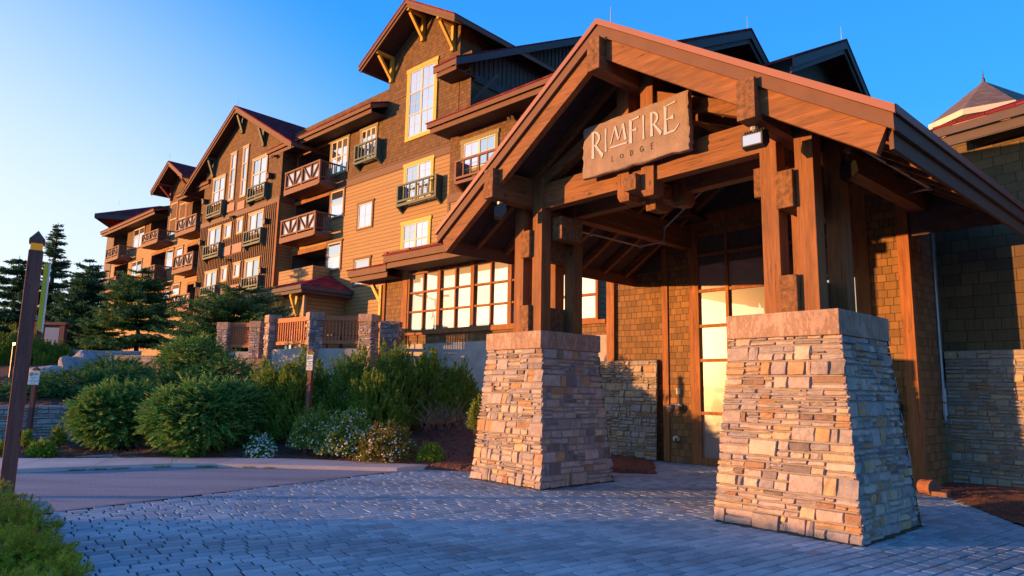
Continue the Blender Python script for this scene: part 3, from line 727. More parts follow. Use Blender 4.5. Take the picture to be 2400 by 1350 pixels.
# -- tower
tl_, tr_ = -26.5, -21.3; vt = 17.8
ap = F.fv(948, -3, vt); tL = F.fv(840, 152, vt); tR = F.fv(1084, 18, vt)
tc_ = (tl_+tr_)/2; slope_t = (ap[1]-tL[1])/(ap[0]-tL[0])
apz = ap[1]; hwL = tc_-tL[0]; hwR = (apz-tR[1])/slope_t
wz = lambda u: apz-.3-slope_t*abs(u-tc_)
t = MB(); t.add([F.w(tl_,VW-.02,15.5), F.w(tr_,VW-.02,15.5), F.w(tr_,VW-.02,wz(tr_)), F.w(tc_,VW-.02,apz-.3), F.w(tl_,VW-.02,wz(tl_))], [(0,1,2,3,4)])
t.quad(F.w(tr_,VW-.02,13.), F.w(tr_,VW+9,13.), F.w(tr_,VW+9,wz(tr_)), F.w(tr_,VW-.02,wz(tr_))); t.quad(F.w(tl_,VW+9,15.), F.w(tl_,VW-.02,15.), F.w(tl_,VW-.02,wz(tl_)), F.w(tl_,VW+9,wz(tl_)))
part(t, 'tower_wall', m_shing)
def gable(c, vf, vb, az, hl, hr, sl, th=.22, fasc=m_fascia, fh=.34, fd=.05, flash=None):
    r = MB(); f = MB(); s = MB()
    for sgn, hw in ((-1, hl), (1, hr)):
        a = c+sgn*hw; za = az-sl*hw
        r.prism([F.w(c,vf,az), F.w(a,vf,za), F.w(a,vf,za-.07), F.w(c,vf,az-.07)], np.array(F.V)*(vb-vf))
        s.prism([F.w(c,vf+.1,az-.075), F.w(a-sgn*.05,vf+.1,za-.075+sl*.05), F.w(a-sgn*.05,vf+.1,za-.075-th*.5+sl*.05), F.w(c,vf+.1,az-.075-th*.5)], np.array(F.V)*(vb-vf-.1))
        f.prism([F.w(c,vf+.02,az-.072), F.w(a,vf+.02,za-.072), F.w(a,vf+.02,za-.072-fh*.55), F.w(c,vf+.02,az-.072-fh*.55)], np.array(F.V)*fd)
        f.prism([F.w(c,vf+.08,az-.072-fh*.5), F.w(a-sgn*.08,vf+.08,za-.072-fh*.5+sl*.08), F.w(a-sgn*.08,vf+.08,za-.072-fh+sl*.08), F.w(c,vf+.08,az-.072-fh)], np.array(F.V)*fd)
        # eave-side boards
        f.prism([F.w(a,vf+.07,za-.075), F.w(a,vb,za-.075), F.w(a,vb,za-.075-fh*.55), F.w(a,vf+.07,za-.075-fh*.55)], -np.array(F.U)*sgn*.05)
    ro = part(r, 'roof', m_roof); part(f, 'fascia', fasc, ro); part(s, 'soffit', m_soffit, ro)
    return ro
gable(tc_, vt, VW+9, apz, hwL, hwR, slope_t)
wpx((957.3,166.2),(1022,308), VW-.02, cols=2, rows=3, trim=m_yellow, tw=.2, grille=1)
for u, zz in ((tc_-2.35, wz(tc_-2.35)), (tc_, apz-.35), (tc_+2.2, wz(tc_+2.2))): bracket(u, VW-.02, vt+.15, zz-.02, 1.35, m_yellow)
# -- upper gable-end wing right of the tower
gu = -20.4; gv0, gz0 = F.fu(1070, 130, gu); gv1, gz1 = F.fu(1440, 72, gu); gsl = (gz1-gz0)/(gv1-gv0)
wv0 = VW; 
t = MB(); zb_ = F.fv(1150, 215, VW)[1]
top = lambda v: gz0+gsl*(min(v, 2*gv1-v)-gv0)-.25
t.add([F.w(tr_+.03,VW+.0,13.4), F.w(tr_+.03,(gv1+1.),13.4), F.w(tr_+.03,(gv1+1.),16.2), F.w(tr_+.03,VW,16.2)], [(0,1,2,3)]); part(t, 'side_shingle_wall', m_shing)
t = MB(); t.add([F.w(tr_+.05,VW+.8,15.7), F.w(tr_+.05,(gv1+1.),15.7), F.w(tr_+.05,(gv1+1.),top((gv1+1.))), F.w(tr_+.05,gv1,top(gv1)), F.w(tr_+.05,VW+.8,top(VW+.8))], [(0,1,2,3,4)])
k = VW+.85
while k < (gv1+1.): t.box(F,tr_+.05,tr_+.09,k,k+.06,15.7,top(k)-.01); k += .3
part(t, 'board_wall', m_dkboard)
t = MB(); t.box(F,tr_+.04,tr_+.1,VW+.8,(gv1+1.),15.35,15.7); part(t, 'belt_trim', m_dfascia)
gl = F.fv(1015, 155, gv0)[0]
r = MB(); r.prism([F.w(gl,gv0,gz0), F.w(gl,gv1,gz1), F.w(gl,gv1,gz1-.08), F.w(gl,gv0,gz0-.08)], np.array(F.U)*(gu-gl)); r.prism([F.w(gl,gv1,gz1), F.w(gl,gv1+1.2,gz1-gsl*1.2), F.w(gl,gv1+1.2,gz1-gsl*1.2-.08), F.w(gl,gv1,gz1-.08)], np.array(F.U)*(gu-gl)); ro = part(r, 'roof', m_roof)
f = MB(); f.box(F,gl,gu-.06,gv0+.02,gv0+.07,gz0-.34,gz0-.09); f.box(F,gl+.1,gu-.14,gv0+.12,gv0+.17,gz0-.52,gz0-.33)
part(f, 'fascia', m_fascia, ro)
f = MB()
for (a, za, c_, zc) in ((gv0, gz0, gv1, gz1), (gv1, gz1, gv1+1.2, gz1-gsl*1.2)): f.prism([F.w(gu-.05,a,za-.09), F.w(gu-.05,c_,zc-.09), F.w(gu-.05,c_,zc-.42), F.w(gu-.05,a,za-.42)], np.array(F.U)*.05)
part(f, 'rake_board', m_dfascia, ro)
s = MB(); s.box(F,gl+.1,gu-.14,gv0+.17,VW+.3,gz0-.5,gz0-.46); part(s, 'soffit', m_soffit, ro)
b_ = MB(); b_.box(F,tr_+.05,tr_+.25,VW+.3,VW+.5,gz0-1.9,gz0-.5); b_.bar(F.w(tr_+.12,VW+.4,gz0-1.6), F.w(gu-.1,VW+1.6,gz0+.1), .16, .16); part(b_, 'bracket', m_dkboard)
# -- right projecting bay
VY = 18.0
by0 = F.fv(1056, 330, VY)[0]; by1 = F.fv(1400, 300, VY)[0]
e2a = F.fv(1000, 292, 16.95); 
_, zb2 = F.fv(1075, 452, VY)
wm = MB(); rectwall(wm, F, by0, by1, zb2, e2a[1]+.2, VY); wm.quad(F.w(by1,VY,zb2), F.w(by1,VY+8,zb2), F.w(by1,VY+8,e2a[1]+.2), F.w(by1,VY,e2a[1]+.2)); part(wm, 'bay_shingle_wall', m_shing)
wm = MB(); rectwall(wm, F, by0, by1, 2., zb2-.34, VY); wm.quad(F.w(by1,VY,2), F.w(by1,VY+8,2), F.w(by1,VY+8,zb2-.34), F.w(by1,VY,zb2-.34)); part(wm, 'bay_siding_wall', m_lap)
t = MB(); t.box(F,by0-.03,by1,VY-.05,VY+.6,zb2-.34,zb2); t.box(F,by0-.03,by0+.1,VY-.03,VY+.6,2,zb2-.34); part(t, 'belt_trim', m_trim)
eave(e2a[0], by1+.3, 16.95, VY, e2a[1], 6, 2.2)
wpx((1082.6,331.6),(1168,385), VY, cols=2, rows=1, trim=m_olive, tw=.16, grille=1)
juliet((1067.5,377),(1180,340),(1065,437.4), 17.5, VY, m_balc)
# vent lamp below the bay eave
def sconce(x, y, v):
    u, z = F.fv(x, y, v); b = MB(); b.box(F,u-.12,u+.12,v-.1,v,z-.05,z+.05)
    b.tube([F.w(u-.1,v-.12,z-.02), F.w(u-.1,v-.28,z-.12)], [.05,.08], 8); b.tube([F.w(u+.1,v-.12,z-.02), F.w(u+.1,v-.28,z-.12)], [.05,.08], 8)
    return part(b, 'floodlight', m_bronze)
def lantern(x, y, v):
    u, z = F.fv(x, y, v); b = MB(); b.box(F,u-.1,u+.1,v-.05,v,z-.2,z+.2); b.box(F,u-.12,u+.12,v-.32,v-.05,z-.17,z+.1); b.box(F,u-.15,u+.15,v-.36,v-.05,z+.1,z+.15)
    return part(b, 'wall_lantern', m_black)
sconce(1208, 275, VY); sconce(649, 366, VB)

# -- gable block
bu0, bu1 = -45.78, -35.2; bc = (bu0+bu1)/2; vg = 17.37
ba = F.fv(549, 247, vg); bL = F.fv(425, 447, vg); bsl = (ba[1]-bL[1])/(ba[0]-bL[0])
bwz = lambda u: ba[1]-.25-bsl*abs(u-bc)
_, zbb = F.fv(650, 462, VB)
t = MB(); t.add([F.w(bu0,VB,zbb), F.w(bu1,VB,zbb), F.w(bu1,VB,bwz(bu1)), F.w(bc,VB,ba[1]-.25), F.w(bu0,VB,bwz(bu0))], [(0,1,2,3,4)])
t.quad(F.w(bu1,VB,zbb), F.w(bu1,VW,zbb), F.w(bu1,VW,bwz(bu1)), F.w(bu1,VB,bwz(bu1))); part(t, 'gable_shingle_wall', m_shing)
t = MB(); rectwall(t, F, bu0, bu1, 1.5, zbb-.32, VB)
WIN = [((544.5,360),(549,468),1,3),((573,344),(577,460),1,3),((503,419.5),(526,476),2,2),((595,374),(625,438),2,2),
       ((491,537),(517,580),2,1),((529,525),(543,557),1,1),((558,512),(570,546),1,1),((586,501),(617,545),2,1),
       ((483.5,637),(507,683),2,1),((521.5,625),(533,659),1,1),((550,616),(563,650),1,1),((577,609),(608,655),2,1)]
PAN = [((535,480),(550,493)),((559,475),(574,488)),((523,581),(541,597)),((547,574),(567,589)),((515,678),(533,694)),((541,670),(560,688))]
blk = [(*F.fv(*a, VB), *F.fv(*c_, VB)) for a, c_, *_ in WIN]+[(*F.fv(*a, VB), *F.fv(*c_, VB)) for a, c_ in PAN]
k = bu0+.03
bt = MB()
while k < bu1-.05:
    zs = [(1.5, zbb-.32)]
    for (a, z1, c_, z0) in blk:
        if a-.07 < k+.04 and k < c_+.07:
            nz_ = []
            for (p, q_) in zs:
                if q_ <= z0-.06 or p >= z1+.06: nz_.append((p, q_)); continue
                if p < z0-.06: nz_.append((p, z0-.06))
                if q_ > z1+.06: nz_.append((z1+.06, q_))
            zs = nz_
    for p, q_ in zs: bt.box(F,k,k+.08,VB-.05,VB,p,q_)
    k += .235
part(t, 'board_wall', plain('brown_board', (.13,.075,.042), .8, .15, 5)); part(bt, 'battens', m_batten)
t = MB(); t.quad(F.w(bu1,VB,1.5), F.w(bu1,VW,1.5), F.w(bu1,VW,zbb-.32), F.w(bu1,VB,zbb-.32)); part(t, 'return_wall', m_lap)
t = MB(); t.box(F,bu0-.02,bu1+.04,VB-.06,VB+.02,zbb-.32,zbb); t.box(F,bu1,bu1+.04,VB+.02,VW,zbb-.32,zbb); part(t, 'belt_trim', m_trim)
t = MB(); t.box(F,bu1-.14,bu1+.03,VB-.065,VB+.1,1.5,zbb-.32); part(t, 'corner_board', m_otrim)
for a, c_, cc, rr_ in WIN: wpx(a, c_, VB, cols=cc, rows=rr_, trim=m_tan, tw=.11, d=.07)
for a, c_ in PAN:
    (u0, z1), (u1, z0) = F.fv(*a, VB), F.fv(*c_, VB); p = MB(); p.box(F,u0,u1,VB-.06,VB,z0,z1); part(p, 'grille_panel', m_panel)
for q_ in (((485,480.6),(518.5,467.6),(484,515.7)),((580.6,441),(619.4,424.4),(577.8,478)),((476.9,577.8),(512,564),(475,612)),((571,544),(610,529.6),(569,581.5)),((469.4,674),(502.8,664.8),(467.6,705.5)),((565.7,651.9),(603.7,640.7),(562,687))):
    juliet(*q_, VB-.35, VB)
gable(bc, vg, VB+9, ba[1], bc-bL[0], bc-bL[0], bsl)
for u, zz in ((bc-3.9, bwz(bc-3.9)), (bc, ba[1]-.35), (bc+3.0, bwz(bc+3.))): bracket(u, VB, vg+.1, zz-.02, 1.3, m_green, .2)
for x, y in ((639,414),(630,520),(620,635),(486,474),(478,570),(468,668)): lantern(x, y, VB)
for x, y in ((551,507),(541,608)): sconce(x, y, VB)
# -- left wing
wl0 = F.fv(248, 600, VW)[0]
(ca, _), (cb_, _) = F.fv(440, 500, VW), F.fv(473, 500, VW)
ztop = F.fv(460, 440, 17.95)[1]
holes = []
for hx0, hx1, ys_ in ((441,473,(480,579,668)),(357,394,(508,600,690)),(270,300,(548,626,700))):
    for yy in ys_:
        a = F.fv(hx0, yy, VW); c_ = F.fv(hx1, yy, VW); holes.append((a[0], c_[0], a[1]-2.3, a[1]))
_, zlb = F.fv(330, 580, VW)
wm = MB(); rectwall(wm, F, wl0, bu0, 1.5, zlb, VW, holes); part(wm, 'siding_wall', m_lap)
wm = MB(); rectwall(wm, F, wl0, bu0, zlb, ztop+.2, VW, holes); part(wm, 'shingle_wall', m_shing)
for h in holes: loggia(*h, VW)
t = MB(); t.box(F,wl0,holes[6][0]-.2,VW-.045,VW+.02,1.5,ztop); part(t, 'end_panel', lap('shade_lap', (.12,.085,.045)))  # darker copy of the lap siding, shade put into its colour
for q_ in (((249.6,585.9),(280.7,571.9),(244.9,617.8)),((241,656),(273,646.6),(237,690)),((334,551),(373,532),(331,582)),((333.6,629),(364.7,614.7),(330,672)),((415,518),(462.7,494.5),(412,556.7)),((407.5,603),(455,586.7),(403.6,644)),((400.5,695.6),(446.4,680.8),(398,735))): balcony(*q_)
for a, c_, cc, rr_ in (((315.7,538),(337,577),2,2),((310,613),(331,645),2,1),((402,477),(412,551),1,2),((423,477),(436,512),1,1),((391,585),(404.6,630),1,2),((414,579),(429,602),1,1),((381.7,672),(396.5,707),1,2),((405,665),(421,692),1,1)):
    wpx(a, c_, VW, cols=cc, rows=rr_, trim=m_otrim, tw=.1)
e3 = F.fv(412, 458, 17.95); eave(e3[0], bu0+.8, 17.95, VW, e3[1], 6, 2.2)
e4 = F.fv(235, 545, 17.95); e4r = F.fv(360, 487, 17.95); eave(e4[0], e4r[0], 17.95, VW, e4[1], 6.5, 2.4)
# small gable with red brackets
vs_ = 17.8; sa = F.fv(394, 376, vs_); sL = F.fv(352, 448, vs_); ssl = (sa[1]-sL[1])/(sa[0]-sL[0]); hw = sa[0]-sL[0]
sw0 = F.fv(400, 470, VW)[0]
t = MB(); u0, u1 = sw0, 2*sa[0]-sw0 if 2*sa[0]-sw0 > sw0 else sw0+4; 
u1 = max(u1, sa[0]+hw*.72); u0 = min(u0, sa[0]-hw*.2)
szz = lambda u: sa[1]-.25-ssl*abs(u-sa[0])
t.add([F.w(u0,VW-.02,ztop-2), F.w(u1,VW-.02,ztop-2), F.w(u1,VW-.02,szz(u1)), F.w(sa[0],VW-.02,sa[1]-.25), F.w(u0,VW-.02,szz(u0))], [(0,1,2,3,4)]); t.quad(F.w(u1,VW,ztop-2), F.w(u1,VW+7,ztop-2), F.w(u1,VW+7,szz(u1)), F.w(u1,VW,szz(u1)))
part(t, 'gable_wall', m_shing)
gable(sa[0], vs_, VW+8, sa[1], hw, hw*.92, ssl)
bracket(u0+.3, VW-.02, vs_+.1, szz(u0+.3)-.05, 1.2, m_redbr); bracket(u1-.3, VW-.02, vs_+.1, szz(u1-.3)-.05, 1.2, m_redbr)
# far hip roof at the left end
HF = Frame(R(14)); hc = at(222, 500, 58.); hu, hv = HF.uv(hc); zz = float(hc[2])
r = MB(); L_, D_ = 16., 9.
base = [HF.w(hu,hv,zz), HF.w(hu+L_,hv,zz), HF.w(hu+L_,hv+D_,zz), HF.w(hu,hv+D_,zz)]
r.add(base+[HF.w(hu+4.,hv+D_/2,zz+2.2), HF.w(hu+L_-4,hv+D_/2,zz+2.2)], [(0,1,5,4),(1,2,5),(2,3,4,5),(3,0,4),(3,2,1,0)]); ro = part(r, 'roof', m_roof)
f = MB(); f.box(HF,hu,hu+L_,hv,hv+.06,zz-.4,zz-.01); f.box(HF,hu,hu+.06,hv+.06,hv+D_,zz-.4,zz-.01); part(f, 'fascia', m_dfascia, ro)
t = MB(); t.box(HF,hu+1.7,hu+L_-1,hv+1.,hv+D_-1,5,zz-.02); part(t, 'penthouse_wall', m_green_shing)
vh = 20.5
# gables behind the canopy, seen over its roof
for (gx, pk, L_, name) in ((-10.8, (1762,65), (1600,92), 'g2'), (-8.2, (1985,90), (1820,140), 'g3')):
    pv_, pz_ = F.fu(*pk, gx); lv, lz = F.fu(*L_, gx); s_ = (pz_-lz)/(pv_-lv); hw = 6.2
    r = MB(); f = MB()
    for sg in (-1, 1):
        r.prism([F.w(gx,pv_,pz_), F.w(gx,pv_+sg*hw,pz_-s_*hw), F.w(gx,pv_+sg*hw,pz_-s_*hw-.1), F.w(gx,pv_,pz_-.1)], -np.array(F.U)*9)
        f.prism([F.w(gx-.02,pv_,pz_-.11), F.w(gx-.02,pv_+sg*hw,pz_-s_*hw-.11), F.w(gx-.02,pv_+sg*hw,pz_-s_*hw-.45), F.w(gx-.02,pv_,pz_-.45)], -np.array(F.U)*.06)
        f.prism([F.w(gx-.12,pv_,pz_-.40), F.w(gx-.12,pv_+sg*hw,pz_-s_*hw-.40), F.w(gx-.12,pv_+sg*hw,pz_-s_*hw-.65), F.w(gx-.12,pv_,pz_-.65)], -np.array(F.U)*.06)
    ro = part(r, 'roof', m_roof); part(f, 'rake_board', m_dfascia, ro)
    t = MB(); t.add([F.w(gx-1.2,pv_-hw+1,3), F.w(gx-1.2,pv_+hw-1,3), F.w(gx-1.2,pv_+hw-1,pz_-s_*(hw-1)-.12), F.w(gx-1.2,pv_,pz_-.12), F.w(gx-1.2,pv_-hw+1,pz_-s_*(hw-1)-.12)], [(0,1,2,3,4)]); part(t, 'gable_wall', m_dkboard)
# lightning rods on the ridges
for px, py, v in ((558,243,vg+1.),(398,368,vs_+1),(279,478,vh+3)):
    u, z = F.fv(px, py, v); t = MB(); t.tube([F.w(u,v,z-.1), F.w(u,v,z+.42)], [.012,.005], 5); part(t, 'lightning_rod', m_metal)
for (gx, px, py) in ((-10.9,1752,62),(-8.3,1972,85),(-20.6,1433,70)):
    v, z = F.fu(px, py, gx); t = MB(); t.tube([F.w(gx,v,z-.15), F.w(gx,v,z+.45)], [.014,.006], 5); part(t, 'lightning_rod', m_metal)

# ================================================================== LOBBY WING (glazed room + entrance + right wing)
VGL = 14.40
lobby = thing('lobby_wing', 'single storey lobby with big gridded windows, shingle walls and stone base behind the canopy', 'building', F.w(-14.5, VGL, 0), TF)
def lp(mb, name, mat, parent=None, **k): return mb.build(name, mat, parent or lobby, root=lobby, **k)
gl0 = F.fv(898, 700, VGL)[0]; gw0 = F.fv(957, 700, VGL)[0]; gw1 = F.fv(1422, 700, VGL)[0]; ge = F.fv(1548, 800, VGL)[0]
zs0, zs1 = 3.43, 6.12
t = MB(); rectwall(t, F, gl0, gw1+.25, 3.02, 6.4, VGL, [(gw0, gw1, zs0, zs1)]); t.quad(F.w(gl0,VGL+5.5,2.), F.w(gl0,VGL,2.), F.w(gl0,VGL,6.4), F.w(gl0,VGL+5.5,6.4))
t.quad(F.w(gw1+.25,VGL,0.), F.w(ge+.6,VGL,0.), F.w(ge+.6,VGL,7.4), F.w(gw1+.25,VGL,7.4)); lp(t, 'shingle_wall', m_shing_near)
t = MB(); t.box(F,gl0,gw1+.05,VGL-.06,VGL+.3,.5,3.02); 
for zz in (2.1,): t.box(F,gl0,gw1+.05,VGL-.065,VGL-.06,zz-.01,zz+.01)
lp(t, 'concrete_base', m_concw)
t = MB(); t.box(F,gw1+.05,gw1+.28,VGL-.09,VGL+.02,2.2,7.4); t.box(F,gl0-.03,gl0+.16,VGL-.05,VGL+.02,3.02,6.4); t.box(F,gw0-.32,gw0-.02,VGL-.05,VGL+.02,3.02,6.4); t.box(F,gw0-.02,gw1,VGL-.07,VGL+.02,zs0-.10,zs0); lp(t, 'corner_board', m_otrim)
# gridded windows
edges = [F.fv(600+x/3.374, 700, VGL)[0] for x in (1210,1330,1452,1590,1722,1873,2012)]
w1 = (edges[6]-edges[0])/3; 
k = edges[0]; n_w = 0
while k < gw1-.3:
    x0, x1 = k, min(k+w1, gw1)
    f = MB(); f.box(F,x0,x0+.075,VGL-.06,VGL+.08,zs0,zs1); f.box(F,x1-.075,x1,VGL-.06,VGL+.08,zs0,zs1); f.box(F,x0+.075,x1-.075,VGL-.06,VGL+.08,zs0,zs0+.06); f.box(F,x0+.075,x1-.075,VGL-.06,VGL+.08,zs1-.06,zs1)
    m_ = (x0+x1)/2; f.box(F,m_-.03,m_+.03,VGL-.045,VGL+.06,zs0+.06,zs1-.06)
    for r_ in range(1, 4):
        zz = zs0+.03+(zs1-zs0-.06)*r_/4; f.box(F,x0+.075,m_-.03,VGL-.04,VGL+.055,zz-.03,zz+.03); f.box(F,m_+.03,x1-.075,VGL-.04,VGL+.055,zz-.03,zz+.03)
    wo_ = lp(f, 'window', m_otrim)
    p = MB(); lites(p, F, [x0+.05, m_, x1-.05], [zs0+.05]+[zs0+.03+(zs1-zs0-.06)*r_/4 for r_ in (1,2,3)]+[zs1-.05], VGL+.03); lp(p, 'pane', m_glassd, wo_)
    k += w1
# stone apron left of the entrance
st_ = MB(); mo = MB(); a0 = F.fv(1404, 900, VGL-.2)[0]
stone_face(st_, mo, F.w(a0-.25,VGL-.24,0), F.w(ge-.03,VGL-.24,0), F.w(ge-.03,VGL-.14,2.34), F.w(a0,VGL-.14,2.34), -F.V, (.12,.2), (.12,.34), (.015,.06))
stone_face(st_, mo, F.w(a0-.25,VGL+.1,0), F.w(a0-.25,VGL-.24,0), F.w(a0,VGL-.14,2.34), F.w(a0,VGL+.1,2.34), -F.U, (.12,.2), (.1,.25), (.015,.05))
mo.quad(F.w(a0,VGL-.14,2.34), F.w(ge-.03,VGL-.14,2.34), F.w(ge-.03,VGL,2.36), F.w(a0,VGL,2.36))
so_ = lp(st_, 'stone_apron', m_stone2); lp(mo, 'mortar', m_mort, so_)
# low stone buttress between the terrace and the windows
st_ = MB(); mo = MB()
def buttress(pxl, pxr, ytl, ybl, Y, taper, depth=.5):
    tlp, trp = at(pxl, ytl, Y), at(pxr, ytl-5, Y); zt_ = tlp[2]; zb_2 = 1.4
    ex = (trp-tlp)/np.linalg.norm(trp-tlp); ey = np.cross((0,0,1), ex)
    a, c_ = tlp.copy(), trp.copy(); a[2] = c_[2] = zt_
    a0_, c0_ = a+ex*0, c_-ex*taper; a0_[2] = c0_[2] = zb_2
    stone_face(st_, mo, a0_-ey*.0, c0_, c_, a, -ey, (.1,.16), (.1,.28), (.015,.05))
    stone_face(st_, mo, c0_, c0_+ey*depth, c_+ey*depth, c_, ex, (.1,.16), (.1,.28), (.015,.05))
    mo.quad(a, c_, c_+ey*depth, a+ey*depth)
buttress(893, 937, 752, 870, 21.6, .25)
so_ = lp(st_, 'stone_buttress', m_stone); lp(mo, 'mortar', m_mort, so_)
# lobby roof eaves
le = F.fv(1045, 572, 13.1); le0 = F.fv(900, 606, 13.1)
def lobeave(u0, u1, vf, zt, run=4.2, rise=1.1):
    e = MB(); e.box(F,u0,u1,vf,vf+.05,zt-.22,zt); e.box(F,u0+.06,u1-.06,vf+.1,vf+.15,zt-.40,zt-.2)
    e.prism([F.w(u0,vf+.05,zt), F.w(u0,vf+run,zt+rise), F.w(u0,vf+run,zt+rise-.25), F.w(u0,vf+.05,zt-.25)], np.array(F.U)*.05)
    r = MB(); slab([F.w(u0-.05,vf-.03,zt+.06), F.w(u1+.05,vf-.03,zt+.06), F.w(u1+.05,vf+run,zt+rise+.06), F.w(u0-.05,vf+run,zt+rise+.06)], .055, r)
    ro = lp(r, 'roof', m_roof); lp(e, 'fascia', m_fascia, ro)
    s = MB(); s.box(F,u0+.06,u1-.06,vf+.15,VGL+.3,zt-.36,zt-.33); lp(s, 'soffit', m_soffit, ro)
zA = F.fv(905, 600, 13.2)[1]; uA = F.fv(899, 600, 13.2)[0]
lobeave(uA, ge+1.5, 13.2, zA)
zB = F.fv(815, 637, 13.6)[1]; uB0 = F.fv(815, 637, 13.6)[0]; uB1 = F.fv(905, 617, 13.6)[0]
lobeave(uB0, uB1, 13.6, zB, 4.5, 1.2)
b_ = MB(); b_.box(F,gl0-.14,gl0-.01,VGL-.1,VGL+.05,3.9,5.2); b_.bar(F.w(gl0-.07,VGL-.05,4.6), F.w(gl0-.6,VGL-.05,5.25), .12, .12); lp(b_, 'bracket', m_yellow)
# entrance bay
VE = 13.5; ea, eb_ = -9.62, -4.24
ZE = 5.75
dl0 = P.fv(1640, 900, VE)[0]; dl1 = P.fv(2013, 700, VE)[0]
t = MB(); rectwall(t, P, ea, eb_, -.02, ZE, VE, [(dl0, dl1, -.02, 5.2)]); t.quad(P.w(ea,VE+1.5,0), P.w(ea,VE,0), P.w(ea,VE,7.), P.w(ea,VE+1.5,7.)); t.quad(P.w(eb_,VE,0), P.w(eb_,VE+1.8,0), P.w(eb_,VE+1.8,ZE), P.w(eb_,VE,ZE)); lp(t, 'entrance_wall', m_shing_near)
t = MB(); t.box(P,ea-.03,ea+.13,VE-.035,VE+.1,0,ZE); t.box(P,eb_-.17,eb_+.03,VE-.035,VE+.1,0,ZE); t.box(P,dl0-.22,dl0,VE-.035,VE+.02,0,5.42); t.box(P,dl1,dl1+.22,VE-.035,VE+.02,0,5.42); t.box(P,dl0-.4,dl1+.4,VE-.05,VE+.02,5.42,5.68); lp(t, 'door_casing', m_otrim)
# storefront grid
rowsz = [0.0, .14, P.fv(1640,968,VE)[1], P.fv(1640,845,VE)[1], P.fv(1640,765,VE)[1], P.fv(1640,683,VE)[1], P.fv(1640,600,VE)[1], 5.2]
colu = [dl0, P.fv(1706,700,VE)[0], P.fv(1796,650,VE)[0], (P.fv(1796,650,VE)[0]+dl1)/2, P.fv(1972,600,VE)[0], dl1]
f = MB()
for u in colu: f.box(P,u-.035,u+.035,VE-.04,VE+.08,0,5.2)
for z in rowsz[1:]: 
    for i in range(len(colu)-1): f.box(P,colu[i]+.035,colu[i+1]-.035,VE-.03,VE+.075,z-.035,z+.035)
for i in range(len(colu)-1): f.box(P,colu[i]+.035,colu[i+1]-.035,VE-.032,VE+.07,0,.105)
dr = lp(f, 'storefront', m_otrim)
p = MB(); lites(p, P, colu, [.1]+rowsz[2:], VE+.03); lp(p, 'pane', glass('entry_glass', .52, (.92,.84,.70)), dr)
# right wing
VR = 15.12
t = MB(); t.quad(P.w(eb_,VR,1.9), P.w(6,VR,1.9), P.w(6,VR,4.75), P.w(eb_,VR,4.75)); t.quad(P.w(eb_,VR,4.75), P.w(-2.4,VR,4.75), P.w(-2.6,VR,4.85), P.w(eb_,VR,6.0)); lp(t, 'wing_shingle_wall', m_green_shing)
st_ = MB(); mo = MB(); zst = P.fv(2230, 823, VR-.12)[1]
stone_face(st_, mo, P.w(eb_+.06,VR-.12,0), P.w(1.2,VR-.12,0), P.w(1.2,VR-.12,zst), P.w(eb_+.06,VR-.12,zst), -P.V, (.11,.19), (.13,.38), (.012,.045))
mo.quad(P.w(eb_+.06,VR-.12,zst), P.w(1.2,VR-.12,zst), P.w(1.2,VR,zst), P.w(eb_+.06,VR,zst))
so_ = lp(st_, 'stone_base', m_stone2); lp(mo, 'mortar', m_mort, so_)
# high red roof over the right wing
RW = Frame(TP-R(9))
cR = P.w(-3.6, 16.6, 0); ru, rv_ = RW.uv(cR)
zr = 7.55
r = MB(); slab([RW.w(ru-1.0,rv_,zr+.06), RW.w(ru+9,rv_,zr+.06), RW.w(ru+9,rv_+5,zr+2.1), RW.w(ru+1.8,rv_+5,zr+2.1)], .07, r); ro = lp(r, 'roof', m_roof)
f = MB(); f.box(RW,ru-1.0,ru+9,rv_,rv_+.06,zr-.2,zr-.02); f.box(RW,ru-.9,ru+9,rv_+.12,rv_+.18,zr-.42,zr-.19); lp(f, 'fascia', m_dfascia, ro)
t = MB(); t.quad(RW.w(ru-.95,rv_+.7,3), RW.w(ru+9,rv_+.7,3), RW.w(ru+9,rv_+.7,zr-.1), RW.w(ru-.95,rv_+.7,zr-.1)); t.quad(RW.w(ru-.4,rv_+.7,zr-.4), RW.w(ru+9,rv_+.7,zr-.4), RW.w(ru+9,rv_+.1,zr-.4), RW.w(ru-.4,rv_+.1,zr-.4)); lp(t, 'upper_wall', m_green_shing)

# ================================================================== far tower
TY = 48.
tp = at(2305, 190, TY); ft = thing('roof_turret', 'grey slate pyramid roof with pale cornice rising behind the red wing roof', 'tower', (tp[0], TY, 0), R(-20))
FT = Frame(R(-20)); tu, tv_ = FT.uv(tp); el = at(2190, 283, TY); hb = el[2]; hwid = abs(el[0]-tp[0])*1.0
b_ = MB(); nn = 8; ring = [np.array([tp[0]+hwid*math.cos(2*math.pi*(k+.5)/nn+.2), TY+hwid*math.sin(2*math.pi*(k+.5)/nn+.2), hb]) for k in range(nn)]
b_.add([tuple(p) for p in ring]+[(tp[0],TY,tp[2])], [(k,(k+1)%nn,nn) for k in range(nn)]+[tuple(range(nn-1,-1,-1))]); ro = b_.build('roof', m_groof, ft)
b_ = MB(); r2 = [tp*[1,1,0]+(p-[tp[0],TY,0])*[1.015,1.015,0]+[0,0,hb-.45] for p in ring]; r3 = [p+[0,0,.43] for p in r2]
b_.add([tuple(p) for p in r2]+[tuple(p) for p in r3], [(k,(k+1)%nn,nn+(k+1)%nn,nn+k) for k in range(nn)]+[tuple(range(nn-1,-1,-1))]); b_.build('cornice', m_cream, ft)
